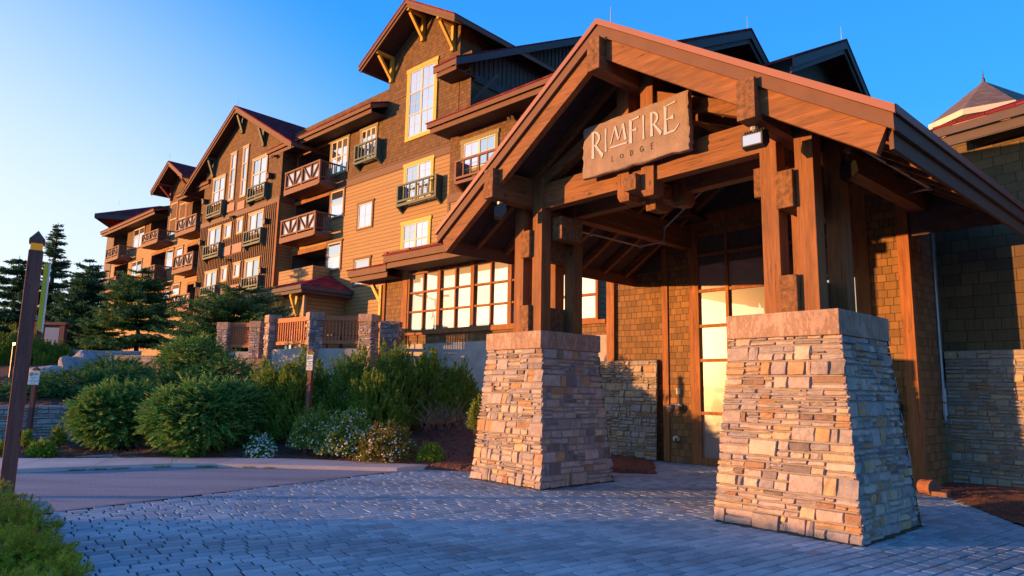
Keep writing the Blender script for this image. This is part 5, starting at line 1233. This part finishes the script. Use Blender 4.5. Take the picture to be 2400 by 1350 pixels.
# big square post
a = at(30, 1165, 9.7); Yp = 9.7; bx = at(42, 1050, Yp); topp = at(73, 556, Yp)
px_ = float(at(55, 830, 9.7)[0])-.06; po = thing('marker_post', 'tall purple brown timber post with amber lens cap and a yellow edged board', 'post', (px_+.06,Yp,0), R(30))
PFm = Frame(R(33)); u, v = PFm.uv((px_+.06,Yp,0)); hw_ = .088; zt = topp[2]-.20
t = MB(); t.box(PFm,u-hw_,u+hw_,v-hw_,v+hw_,0,zt); t.build('post', m_wpost, po, bevel=.012)
t = MB(); t.box(PFm,u-hw_*.82,u+hw_*.82,v-hw_*.82,v+hw_*.82,zt,zt+.10); t.build('lens', m_amber, po)
t = MB(); z = zt+.10; q = hw_*1.08
t.box(PFm,u-q,u+q,v-q,v+q,z,z+.06); t.add([PFm.w(u-q,v-q,z+.06),PFm.w(u+q,v-q,z+.06),PFm.w(u+q,v+q,z+.06),PFm.w(u-q,v+q,z+.06),PFm.w(u,v,z+.20)], [(0,1,4),(1,2,4),(2,3,4),(3,0,4)]); t.build('cap', m_wpost, po)
t = MB(); t.box(PFm,u+hw_+.03,u+hw_+.09,v-.07,v+.20,zt-1.15,zt-.18); t.build('board', m_yboard, po); t = MB(); t.box(PFm,u+hw_+.091,u+hw_+.105,v-.08,v+.21,zt-1.18,zt-.16); t.build('board_face', m_white, po)
t = MB(); t.box(PFm,u+hw_,u+hw_+.03,v-.03,v+.03,zt-.5,zt-.45); t.box(PFm,u+hw_,u+hw_+.03,v-.03,v+.03,zt-1.0,zt-.95); t.build('bracket', m_metal, po)

def parking(xb, yb, xt, ytop, ysign0, ysign1, Y, wd, rz, label, zb=None):
    b0 = at(xb, yb, Y); t0 = at(xt, ytop, Y); x, y = t0[0], Y
    o = thing('parking_sign', label, 'sign', (x,y,0), rz, 'small parking signs on posts'); fr = Frame(rz); u, v = fr.uv((x,y,0)); z1 = t0[2]
    t = MB(); t.box(fr,u-.045,u+.045,v-.045,v+.045,0,z1-.12); t.build('post', plain('rust_post', (.16,.05,.04), .7, .15, 8) if 'rust_post' not in MAT else MAT['rust_post'], o)
    t = MB(); t.box(fr,u-.04,u+.04,v-.04,v+.04,z1-.12,z1-.06); t.build('lens', m_amber, o)
    t = MB(); q = .055; t.box(fr,u-q,u+q,v-q,v+q,z1-.06,z1-.03); t.add([fr.w(u-q,v-q,z1-.03),fr.w(u+q,v-q,z1-.03),fr.w(u+q,v+q,z1-.03),fr.w(u-q,v+q,z1-.03),fr.w(u,v,z1+.03)], [(0,1,4),(1,2,4),(2,3,4),(3,0,4)]); t.build('cap', MAT['rust_post'], o)
    za, zc = at(xt, ysign0, Y)[2], at(xt, ysign1, Y)[2]; h = za-zc
    t = MB(); t.box(fr,u-wd/2,u+wd/2,v-.06,v-.048,zc,za); pl = t.build('plate', m_white, o, bevel=.004)
    t = MB(); t.box(fr,u-wd*.44,u-wd*.12,v-.0625,v-.061,za-h*.30,za-h*.06); 
    t.box(fr,u-wd*.46,u+wd*.46,v-.0622,v-.061,za-h*.335,za-h*.32); t.box(fr,u-wd*.46,u-wd*.445,v-.0622,v-.061,zc+h*.03,za-h*.335); t.box(fr,u+wd*.445,u+wd*.46,v-.0622,v-.061,zc+h*.03,za-h*.335); t.box(fr,u-wd*.445,u+wd*.445,v-.0622,v-.061,zc+h*.03,zc+h*.045); t.build('border', m_signgreen, o)
    base = Matrix.Translation((0,-.0635,0)) @ Matrix.Rotation(R(90), 4, 'X')
    for body, du, fz, s, mt in (('15', -.28, .18, .17, m_white), ('MINUTE\nPARKING', .19, .18, .085, m_signgreen), ('LOADING', 0, .45, .105, m_signgreen), ('AND', 0, .58, .105, m_signgreen), ('UNLOADING', 0, .72, .105, m_signgreen), ('ONLY', 0, .86, .105, m_signgreen)):
        textpart(body, s*h*1.05, mt, o, Matrix.Translation((wd*du, 0, za-h*fz)) @ base)
    return o
parking(75, 1055, 86, 862, 871, 902, 16.1, .24, R(4), 'grey white parking sign on a dark post in front of the left stone wall')
parking(720, 985, 731, 818, 832, 868, 15.0, .155, R(-14), 'warm lit parking sign on a rust red post among the white flowered bushes')
# far amber lens post at left: the sun's glint is put in as emission
a = at(33, 806, 18.5); o = thing('glint_post', 'thin far post left of the tall post, sun glint on its amber lens put in as glow', 'lamp', (a[0],18.5,a[2]-.9)); t = MB(); t.tube([(a[0],18.5,a[2]-.9),(a[0],18.5,a[2]-.03)], [.03,.03], 8); t.build('post', m_black, o); t = MB(); t.tube([(a[0],18.5,a[2]-.03),(a[0],18.5,a[2]+.03)], [.022,.022], 10); t.build('lens', m_amberhot, o); t = MB(); t.tube([(a[0],18.5,a[2]+.03),(a[0],18.5,a[2]+.06)], [.06,.01], 10); t.build('cap', m_black, o)

# red-brown notice kiosk far left
ka, kb = at(78, 770, 26), at(152, 762, 26); o = thing('notice_board', 'red brown notice board with a pale panel behind the left shrubs', 'board', (float(ka[0]+kb[0])/2,26,1.8)); x0, x1, zt = ka[0], kb[0], kb[2]
t = MB(); t.box(W0,x0,x0+.14,26,26.2,1.2,zt); t.box(W0,x1-.16,x1,26,26.2,1.2,zt); t.box(W0,x0-.1,x1+.06,25.95,26.25,zt,zt+.1); t.build('frame', plain('barn_red', (.22,.06,.05), .7, .1), o)
t = MB(); t.box(W0,x1-.75,x1-.2,26.02,26.08,zt-.9,zt-.1); t.build('panel', plain('grey_panel', (.32,.33,.36), .5, .05), o); t = MB(); t.box(W0,x0+.14,x1-.16,26.08,26.15,1.4,zt); t.build('backing', MAT['barn_red'], o)

# ================================================================== LOW STONE WALLS, BOULDERS
def stonewall(name, label, pts, zb, zt, mat, depth=.35, band=(.09,.15), ln=(.12,.4), cap=False):
    o = thing(name, label, 'wall', (*pts[0][:2], zb)); st_ = MB(); mo = MB()
    for a, c in zip(pts[:-1], pts[1:]):
        a = np.array([*a[:2],0.]); c = np.array([*c[:2],0.]); d = (c-a)/np.linalg.norm(c-a); n = np.array([d[1],-d[0],0])
        if n[1] > 0: n = -n
        stone_face(st_, mo, a+[0,0,zb], c+[0,0,zb], c+[0,0,zt], a+[0,0,zt], n, band, ln, (.01,.05), fine=False)
        mo.quad(a+[0,0,zt], c+[0,0,zt], c-n*depth+[0,0,zt], a-n*depth+[0,0,zt])
    st_.build('stonework', mat, o); mo.build('mortar', m_mort, o)
    return o
m_pale = stone_mat('pale_wall_stone', [(0,(.40,.38,.36)),(.3,(.52,.50,.48)),(.6,(.46,.43,.40)),(.85,(.56,.52,.47)),(.95,(.50,.33,.20)),(1,(.34,.28,.24))])
w0_ = at(-60, 1035, 15.6); w1_ = at(235, 1030, 17.4)
stonewall('retaining_wall', 'low pale stacked stone retaining wall below the spreading juniper', [w0_, w1_], -.05, 1.0, m_pale)
stonewall('garden_wall', 'upper grey stone garden wall left of the terrace', [at(170,830,25.5), at(330,830,25.)], 1.6, at(250,822,25.3)[2], m_pale)
stonewall('garden_wall', 'darker stone garden wall in front of the tree trunk', [at(268,850,23.2), at(385,850,22.8)], 1.2, at(320,833,23.)[2], m_stone2)
stonewall('garden_wall', 'shaded stone foundation wall under the terrace railing', [at(500,850,22.4), at(622,850,22.)], .8, at(560,840,22.2)[2], m_stone2)
def boulder(x, y, Y, sx, sy, sz, label, seed):
    c = at(x, y, Y); r_ = random.Random(seed); bm = bmesh.new(); bmesh.ops.create_icosphere(bm, subdivisions=3, radius=1)
    ph = [r_.uniform(0,6) for _ in range(9)]
    for v in bm.verts:
        p = v.co.copy(); k = 1+.18*math.sin(2.3*p.x+ph[0])*math.sin(2*p.y+ph[1])+.12*math.sin(4*p.z+ph[2]+3*p.x)+.05*math.sin(9*p.y+ph[3])
        v.co = Vector((p.x*sx*k, p.y*sy*k, p.z*sz*k))
    me = bpy.data.meshes.new('boulder'); bm.to_mesh(me); bm.free(); me.materials.append(m_rock)
    o = bpy.data.objects.new('boulder', me); COL.objects.link(o); o.location = c; tag(o, label, 'boulder', 'boulders on the bank')
boulder(200, 850, 23.5, .42, .4, .42, 'large blue grey boulder below the upper garden wall', 1)
boulder(166, 862, 23.2, .36, .35, .38, 'brownish boulder leaning left of the large blue grey one', 2)
boulder(118, 872, 22.2, .7, .4, .2, 'long flat boulder under the left shrubs', 3)
boulder(232, 856, 23.2, .28, .28, .18, 'small pale boulder right of the large blue grey one', 4)
boulder(258, 848, 23.6, .4, .35, .14, 'flat slab boulder beside the dark stone garden wall', 5)

# ================================================================== PLANTS
NR = np.random.RandomState(11)
def unit(v): return v/np.maximum(1e-9, np.linalg.norm(v, axis=-1, keepdims=True))
def blades(base, dirs, length, width):
    """one thin triangle per row"""
    n = len(base); rnd = NR.normal(size=(n,3)); side = unit(np.cross(dirs, rnd)); L = np.asarray(length).reshape(-1,1); Wd = np.asarray(width).reshape(-1,1)
    V = np.empty((n,3,3)); V[:,0] = base-side*Wd/2; V[:,1] = base+side*Wd/2; V[:,2] = base+dirs*L
    return V.reshape(-1,3), np.arange(n*3).reshape(-1,3)
def mk_foliage(name, V, T, mat, parent, org):
    me = npmesh(V-np.array(org), T, name); me.materials.append(mat); o = bpy.data.objects.new(name, me); COL.objects.link(o); o.parent = parent; return o
def shoots(pos, axis, slen, nb, nl, nw, spread=.75):
    """bottlebrush shoots: nb needles each"""
    n = len(pos); t = NR.uniform(.05,1.,(n,nb,1)); ax = axis[:,None,:]
    rnd = unit(np.cross(ax, NR.normal(size=(n,nb,3)))); base = pos[:,None,:]+ax*t*slen.reshape(-1,1,1)
    d = unit(ax*(.55+.5*t)+rnd*spread); L = nl*NR.uniform(.7,1.2,(n,nb))*(1-.25*t[...,0])
    return blades(base.reshape(-1,3), d.reshape(-1,3), L.reshape(-1), np.full(n*nb, nw))
def islands_fix(V, T): return V, T
def lump_dirs(n, flat=0.): 
    d = unit(NR.normal(size=(n,3))); d[:,2] = np.abs(d[:,2])*(1-flat)+d[:,2]*flat; return unit(d)
def mugo(label, blobs, group='mugo pines on the bank', mat=None, dens=520, name='mugo_pine', nl=.052, nw=.021, cat='shrub', sl=(.12,.24), up=.8):
    """blobs: (px, ybottom, ytop, halfwidth_px, Y)"""
    mat = mat or m_mugo
    c0 = at(blobs[0][0], blobs[0][1], blobs[0][4]); org = np.array([c0[0], blobs[0][4], hz(c0[0], blobs[0][4])])
    o = thing(name, label, cat, tuple(org), 0, group)
    Vs, Ts, k = [], [], 0; stem = MB(); core = []
    for (px, yb, yt, hw, Y) in blobs:
        b0 = at(px, yb, Y); t0 = at(px, yt, Y); H = t0[2]-b0[2]; rx = hw*Y/FPX; c = np.array([(b0[0]+t0[0])/2, Y, min(b0[2], hz(b0[0],Y)+.12)]); H = t0[2]-c[2]
        n = int(dens*(rx*H*2.3)); d = lump_dirs(n); d = unit(d+np.array([0,0,.05])); d[:,2] -= .06; rr = NR.uniform(.5,1.,(n,1))**.55
        lum = 1+.26*np.sin(d[:,0:1]*8+c[0]*5)*np.sin(d[:,2:3]*5+d[:,1:2]*6+c[1])
        p = c+d*rr*lum*np.array([rx, rx*.85, H*.86])+NR.normal(size=(n,3))*.03
        ax = unit(d*np.array([1,1,.5])*(1-.45*up)+np.array([0,0,up])+NR.normal(size=(n,3))*.18)
        V, T = shoots(p, ax, NR.uniform(*sl,n), 44, nl, nw, .85); Vs.append(V); Ts.append(T+k); k += len(V)
        for q in range(9):
            e = c+lump_dirs(1)[0]*np.array([rx*.8, rx*.7, H*.75]); stem.tube([c*[1,1,0]+[0,0,hz(c[0],c[1])-.03], (c+e)/2, e], [.025,.016,.006], 5)
    mk_foliage('foliage', np.concatenate(Vs), np.concatenate(Ts), mat, o, org); stem.build('stems', m_bark, o)
    return o
mugo('upright mugo pine behind the parking sign, left of the big mugo clump', [(625,1010,838,46,16.2),(690,1030,820,60,16.0),(745,1000,842,36,16.6)])
mugo('big wide mugo pine with yellowish shoots under the stone piers', [(835,985,806,66,16.4),(925,985,792,62,16.6),(880,985,860,66,15.8)])
mugo('dark mugo pine between the big clump and the left pillar', [(1000,975,800,50,17.0),(1075,985,838,46,17.2)])
mugo('mugo pine on the upper bank right behind the tall post', [(60,880,770,75,25.),(130,870,800,48,25.5),(5,900,760,60,24.5)])
def juniper(label, blobs, group='junipers along the bank', dens=900, name='juniper_bush', layers=True, droop=-.05, mat=None, sz=1.0):
    c0 = at(blobs[0][0], blobs[0][1], blobs[0][4]); org = np.array([c0[0], blobs[0][4], hz(c0[0], blobs[0][4])])
    o = thing(name, label, 'shrub', tuple(org), 0, group); Vs, Ts, k = [], [], 0; stem = MB()
    for (px, yb, yt, hw, Y) in blobs:
        b0 = at(px, yb, Y); t0 = at(px, yt, Y); H = (t0[2]-b0[2])/2; rx = hw*Y/FPX; c = np.array([(b0[0]+t0[0])/2, Y, b0[2]+H])
        n = int(dens*rx*H*3.1); d = unit(NR.normal(size=(n,3))); rr = NR.uniform(.6,1.,(n,1))**.5
        lum = 1+.17*np.sin(d[:,0:1]*8+c[0]*3)*np.sin(d[:,2:3]*10+d[:,1:2]*3+c[1])
        p = c+d*rr*lum*np.array([rx, rx*.9, H])
        ax = unit(d*np.array([1,1,.45])+np.array([0,0,droop])+NR.normal(size=(n,3))*.28)
        # each spray: a flat feather of blades
        nb = 15; t = np.linspace(.05,1,nb)[None,:,None]; side = unit(np.cross(ax, np.array([0,0,1.])+NR.normal(size=(n,3))*.3)); L = NR.uniform(.18,.38,(n,1,1))*sz
        sgn = np.where(np.arange(nb)%2 == 0, 1., -1.)[None,:,None]; base = p[:,None,:]+ax[:,None,:]*t*L
        dd = unit(ax[:,None,:]+side[:,None,:]*sgn*.75+NR.normal(size=(n,nb,3))*.12)
        V, T = blades(base.reshape(-1,3), dd.reshape(-1,3), (L*(.42-.24*t)*np.ones((n,nb,1))).reshape(-1), np.full(n*nb, .030*sz))
        Vs.append(V); Ts.append(T+k); k += len(V)
        for q in range(10):
            e = c+unit(NR.normal(size=(1,3)))[0]*np.array([rx*.8, rx*.7, H*.8]); stem.tube([(c[0],c[1],hz(c[0],c[1])-.03), c*.5+e*.5-[0,0,H*.3], e], [.03,.018,.006], 5)
    for (px, yb, yt, hw, Y) in blobs:   # stray leaders
        b0 = at(px, yb, Y); t0 = at(px, yt, Y); H = (t0[2]-b0[2])/2; rx = hw*Y/FPX; c = np.array([(b0[0]+t0[0])/2, Y, b0[2]+H])
        for q in range(26):
            d = unit(NR.normal(size=(1,3))+np.array([[0,-.6,.5]]))[0]; p0 = c+d*np.array([rx,rx*.9,H])*.9; L = NR.uniform(.15,.34)*sz; ax = unit((d+np.array([0,0,.25])+NR.normal(size=3)*.3)[None])
            V, T = shoots(p0[None], ax, np.array([L]), 40, .06*sz, .016, .7); Vs.append(V); Ts.append(T+k); k += len(V)
    mk_foliage('foliage', np.concatenate(Vs), np.concatenate(Ts), mat or m_jun, o, org); stem.build('stems', m_bark, o)
    return o
juniper('rounded dark green juniper in front of the low stone wall', [(266,1032,914,72,15.6),(232,1010,928,38,15.4),(318,1004,912,42,15.9)])
juniper('largest rounded juniper right of the concrete steps', [(465,1056,904,92,14.9),(408,1020,924,46,14.7),(540,1030,903,50,15.3)])
juniper('spreading juniper mat draped over the retaining wall', [(60,945,905,110,18.6),(190,935,880,120,19.),(330,925,868,110,19.5),(270,900,850,60,20.5),(430,915,880,90,18.5)], dens=700, droop=-.15, name='creeping_juniper', mat=leafm('deep_juniper', (.02, .11, .04), (.08, .22, .05)))
juniper('feathery juniper below the conifer in front of the terrace', [(455,895,800,65,20.5),(530,890,850,60,20.2)], dens=600)
def leafy(label, px, yb, yt, hw, Y, mat, n=1600, fl=0, flm=None, name='flowering_shrub', ls=.05, group=None, fs=.022, cat='shrub', upright=.3):
    b0 = at(px, yb, Y); t0 = at(px, yt, Y); H = t0[2]-b0[2]; rx = hw*Y/FPX; c = np.array([(b0[0]+t0[0])/2, Y, b0[2]]); org = np.array([c[0], Y, hz(c[0], Y)]); o = thing(name, label, cat, tuple(org), 0, group)
    d = lump_dirs(n); rr = NR.uniform(.35,1.,(n,1))**.6; lum = 1+.18*np.sin(d[:,0:1]*8+px)*np.sin(d[:,2:3]*7+d[:,1:2]*6)
    p = c+d*rr*lum*np.array([rx,rx*.85,H]); ax = unit(d+np.array([0,0,upright])+NR.normal(size=(n,3))*.5)
    V, T = shoots(p, ax, NR.uniform(.04,.10,n), 6, ls, ls*.42, .9); mk_foliage('foliage', V, T, mat, o, org)
    stem = MB()
    for q in range(12): e = c+lump_dirs(1)[0]*np.array([rx*.85,rx*.7,H*.85]); stem.tube([(c[0],c[1],org[2]-.03), (c+e)/2, e], [.012,.008,.003], 4)
    stem.build('stems', m_bark, o)
    if fl:
        d = lump_dirs(fl); d[:,1] -= .5; d = unit(d); lum = 1+.18*np.sin(d[:,0:1]*8+px)*np.sin(d[:,2:3]*7+d[:,1:2]*6); p = c+d*lum*NR.uniform(.92,1.06,(fl,1))*np.array([rx,rx*.85,H]); Vs = []; Ts = []; k = 0
        for i in range(fl):
            nrm = unit((d[i]+np.array([0,-.5,.5])+NR.normal(size=3)*.3)[None])[0]; x = unit(np.cross(nrm, NR.normal(size=3))[None])[0]; y = np.cross(nrm, x); r_ = fs*NR.uniform(.7,1.2)
            ring = [p[i]+(x*math.cos(a)+y*math.sin(a))*r_*(1 if j%2 == 0 else .55)+nrm*.004*(j%2) for j, a in enumerate(np.linspace(0,2*math.pi,10,endpoint=False))]
            Vs += [p[i]+nrm*.006]+ring; Ts += [(k, k+1+j, k+1+(j+1)%10) for j in range(10)]; k += 11
        mk_foliage('flowers', np.array(Vs), np.array(Ts), flm, o, org)
    return o
gp = 'white flowering bushes at the walk'
leafy('tall yellow green bush with few white flowers round the sign post', 735, 1050, 958, 50, 14.9, m_pot, 1900, 90, m_wpet, group=gp)
leafy('middle bush thick with white flowers in front of the mugo pines', 818, 1062, 965, 70, 14.7, m_pot, 2400, 330, m_wpet, group=gp)
leafy('right bush with brownish leaves and scattered white flowers', 905, 1078, 995, 68, 14.3, leafm('rusty_leaves', (.12,.16,.03), (.34,.26,.05)), 2300, 150, m_wpet, group=gp)
leafy('low clump smothered in white daisies by the walk', 612, 1072, 1022, 36, 14.75, m_jun, 500, 210, m_wpet, 'daisy_clump', fs=.028, cat='flowers')
leafy('small round bright green bush near the left pillar', 1010, 1083, 1042, 29, 14.1, m_lime, 700, 0, None, 'small_bush', group='small bright bushes')
leafy('small yellow flecked green bush beside the dark sign post', 98, 1070, 1036, 28, 14.3, m_lime, 700, 26, m_ypet, 'small_bush', fs=.02, group='small bright bushes')
leafy('small yellow green bush at the left picture edge behind the tall post', 4, 1072, 1040, 14, 14.0, m_lime, 450, 14, m_ypet, 'small_bush', fs=.02, group='small bright bushes')
leafy('little upright shrub against the pale stone wall right of the sign', 137, 1042, 1000, 16, 15.6, m_mugo, 420, 0, None, 'small_bush', group='small upright shrubs', upright=1.)
leafy('little thin upright shrub hidden behind the dark sign post', 62, 1045, 1010, 13, 15.4, m_mugo, 300, 0, None, 'small_bush', group='small upright shrubs', upright=1.)
leafy('light green sapling peeping out left of the left pillar', 1118, 1005, 935, 18, 14.2, m_pot, 500, 0, None, 'sapling', ls=.06, upright=.8)
# bare dry stems under the dark mugo
t = MB()
for i in range(90):
    x0 = rng.uniform(985,1105); a = at(x0, rng.uniform(985,1010), 15.6); e = a+np.array([rng.uniform(-.5,.5), rng.uniform(-.2,.4), rng.uniform(.15,.6)]); t.tube([a, (a+e)/2+[rng.uniform(-.06,.06),0,.06], e], [.006,.005,.002], 4)
a = at(1040,1000,15.6); o = t.build('dry_brush', m_dry, loc=tuple(a)); tag(o, 'bare grey brown twigs under the dark mugo pine', 'twigs')

def conifer(label, px, ybase, ytop, Y, hwpx, group=None, mat=None, nwh=36, irregular=.2, name='spruce_tree', startf=.12, dens=1.7, tw=.075, droop=.18, lean=0., shape=1.0, seed=1, gx=None, ztop=None, zb=None, hw=None, nbr=7, twl=(.16,.30)):
    r_ = np.random.RandomState(seed)
    if gx is None:
        b0 = at(px, ybase, Y); t0 = at(px, ytop, Y); x = float(b0[0]); zb = float(b0[2]); H = float(t0[2])-zb; hw = hwpx*Y/FPX
    else: x = gx; H = ztop-zb
    org = np.array([x, Y, zb]); o = thing(name, label, 'tree', tuple(org), 0, group)
    tk = MB(); top = org+[lean*H, 0, H]; tk.tube([org-[0,0,.4], org+[lean*H*.3,0,H*.4], org+[lean*H*.7,0,H*.75], top], [H*.020+.03, H*.015+.02, H*.008+.01, .008], 8)
    Vs, Ts, k = [], [], 0; bases, dirs, Ls, Ws = [], [], [], []
    for i in range(nwh):
        f = startf+(1-startf)*(i+r_.uniform(-.6,.6))/nwh; f = min(.985, max(.04, f)); nb = nbr if f < .85 else 5
        for b in range(nb):
            az = 2*math.pi*(b+r_.uniform(-.5,.5))/nb+i*1.9; f_ = f; f = min(.985, max(.03, f+r_.uniform(-.015,.015))); L = hw*max(.05, (1-f)**shape*(1 if f > startf+.1 else .85))*r_.uniform(1-irregular*1.6, 1+irregular)
            rise = .35*(f-.45); d = np.array([math.cos(az), math.sin(az), rise-droop*.4]); st = org+[lean*H*f,0,H*f]; ns = max(3, int(L/.11*dens))
            pts = [st+d*L*t+np.array([0,0,-droop*L*t*(1-t)*1.2+.10*L*t*t]) for t in np.linspace(0,1,5)]
            tk.tube(pts[:4], [.012+.012*L,.010+.006*L,.008,.004], 4, False)
            for s in range(ns):
                t = (s+r_.uniform(0,1))/ns
                if t < .12: continue
                p = st+d*L*t+np.array([0,0,-droop*L*t*(1-t)*1.2+.10*L*t*t]); side = np.array([-math.sin(az), math.cos(az), 0]); tl = r_.uniform(*twl)*(1.15-.55*t)*min(1.3, .55+L*.45)
                for sg in (-1, 1, 0):
                    dd = d*.8+side*sg*.9+np.array([0,0,r_.uniform(-.25,.12)]); dd /= np.linalg.norm(dd)
                    # twig = needles
                    for q in range(5):
                        bb = p+dd*tl*q/5; nd = dd*.8+r_.normal(size=3)*.42; nd /= np.linalg.norm(nd); bases.append(bb); dirs.append(nd); Ls.append(tl*.42); Ws.append(tw)
    V, T = blades(np.array(bases), np.array(dirs), np.array(Ls), np.array(Ws)); mk_foliage('crown', V, T, mat or m_spruce, o, org)
    tk.build('trunk', m_bark, o); return o
sg2 = 'spruces at the left behind the shrubs'
conifer('tall thin spruce with bare tip left of the lodge', 100, 838, 520, 34, 78, sg2, seed=3, droop=.12, irregular=.45, nwh=44, shape=.9, nbr=6, twl=(.22,.45), tw=.06)
conifer('dense spruce between the tall thin spruce and the lodge', 185, 848, 608, 33, 82, sg2, seed=4, shape=.55, nwh=34, nbr=8, irregular=.4, twl=(.25,.5), tw=.07)
conifer('spruce cut by the left picture edge', 15, 848, 598, 34, 80, sg2, seed=5, shape=.6, irregular=.5, nwh=36, nbr=7, twl=(.25,.5), tw=.07)
conifer('bushy conifer with clear trunk in front of the lodge balconies', 318, 838, 628, 28, 112, 'garden conifers before the lodge', seed=6, startf=.16, shape=.5, nwh=26, irregular=.4, lean=-.02, tw=.05, nbr=10, dens=1.7, twl=(.18,.38), mat=leafm('fir_needles', (.035,.14,.06), (.14,.25,.065)))
conifer('broad windswept conifer before the terrace', 500, 875, 672, 26, 150, 'garden conifers before the lodge', seed=7, startf=.1, shape=.34, nwh=28, irregular=.45, lean=.30, tw=.05, nbr=10, dens=1.7, twl=(.18,.38), mat=MAT['fir_needles'])
conifer('multi stemmed young conifer at the left of the bushy one', 225, 838, 730, 28.5, 55, 'garden conifers before the lodge', seed=8, startf=.1, shape=.4, nwh=16, irregular=.4, tw=.05, nbr=9, dens=1.6, twl=(.16,.34), mat=MAT['fir_needles'])
# foreground pine
def forepine():
    c = gz(60, 1345, 0.); org = np.array([c[0]-.5, c[1]+.3, 0.]); o = thing('low_pine', 'low needled pine in the near left corner with needles coloured gold for sunlit tips', 'shrub', tuple(org)); Vs, Ts, k = [], [], 0
    stem = MB()
    for (px, py, hw, z, n) in ((12,1185,62,.36,130),(50,1222,74,.24,150),(-70,1190,120,.50,150),(25,1280,115,.27,260),(85,1310,80,.18,200),(-60,1290,140,.36,200),(130,1345,60,.14,120),(40,1400,150,.2,240)):
        c = gz(px, py, z*.6); Yd = c[1]; rx = hw*Yd/FPX
        d = lump_dirs(n); p = c*[1,1,0]+[0,0,.02]+d*np.array([rx,rx*1.0,z])*NR.uniform(.55,1.,(n,1))
        ax = unit(d*np.array([1,1,.4])+np.array([0,0,.35])+NR.normal(size=(n,3))*.45)
        V, T = shoots(p, ax, NR.uniform(.06,.13,n), 40, .05, .0065, .9); Vs.append(V); Ts.append(T+k); k += len(V)
        for q in range(10): e = p[q]; stem.tube([(c[0],c[1],0), (c+e)/2, e], [.014,.010,.004], 5)
    mk_foliage('foliage', np.concatenate(Vs), np.concatenate(Ts), m_fore, o, org); stem.build('stems', m_bark, o)
    # brown buds
    bd = MB()
    for q in range(40):
        i = rng.randrange(len(Vs)); p = Vs[i][rng.randrange(len(Vs[i]))]; bd.tube([p, p+[0,0,.035], p+[0,0,.05]], [.006,.007,.002], 5)
    bd.build('buds', m_dry, o)
forepine()
fb = MB(); q = [gz(-200,1160), gz(60,1175), gz(110,1250), gz(190,1360), gz(300,1600), gz(-600,1600)]; fb.add([(p[0],p[1],.014) for p in q], [tuple(range(6))]); tag(fb.build('corner_bed', m_mulch), kind='structure')

# unseen hedge added left of the viewer to cast the shade over the near pavement
hd = thing('shadow_hedge', 'long hedge added out of view on the left to shade the near pavement', 'shadow caster', (-22,-3,-.4))
hv = MB(); y = -14.
while y < 6.25:
    h = 1.36+rng.uniform(-.04,.04); hv.box(W0, -22.5+rng.uniform(-.05,.05), -21.5+rng.uniform(-.05,.05), y, y+.22, -.4, h); y += .2
hv.build('foliage', m_jun, hd)
# two headed street lamp mirrored in the lobby windows
lx, ly = -30., 23.8
sl_ = thing('street_lamp', 'two headed parking lot lamp seen mirrored in the lobby windows', 'street lamp', (lx,ly,1.)); t = MB(); t.tube([(lx,ly,1.),(lx,ly,8.2)], [.11,.07], 10); t.build('pole', m_metal, sl_)
for sgn in (-1, 1):
    t = MB(); t.bar((lx,ly+sgn*.06,8.1), (lx,ly+sgn*.5,8.25), .09, .09); t.bar((lx,ly+sgn*.42,8.25), (lx,ly+sgn*1.15,8.5 if sgn > 0 else 8.3), .34, .16); t.build('lamp_head', m_bronze, sl_)
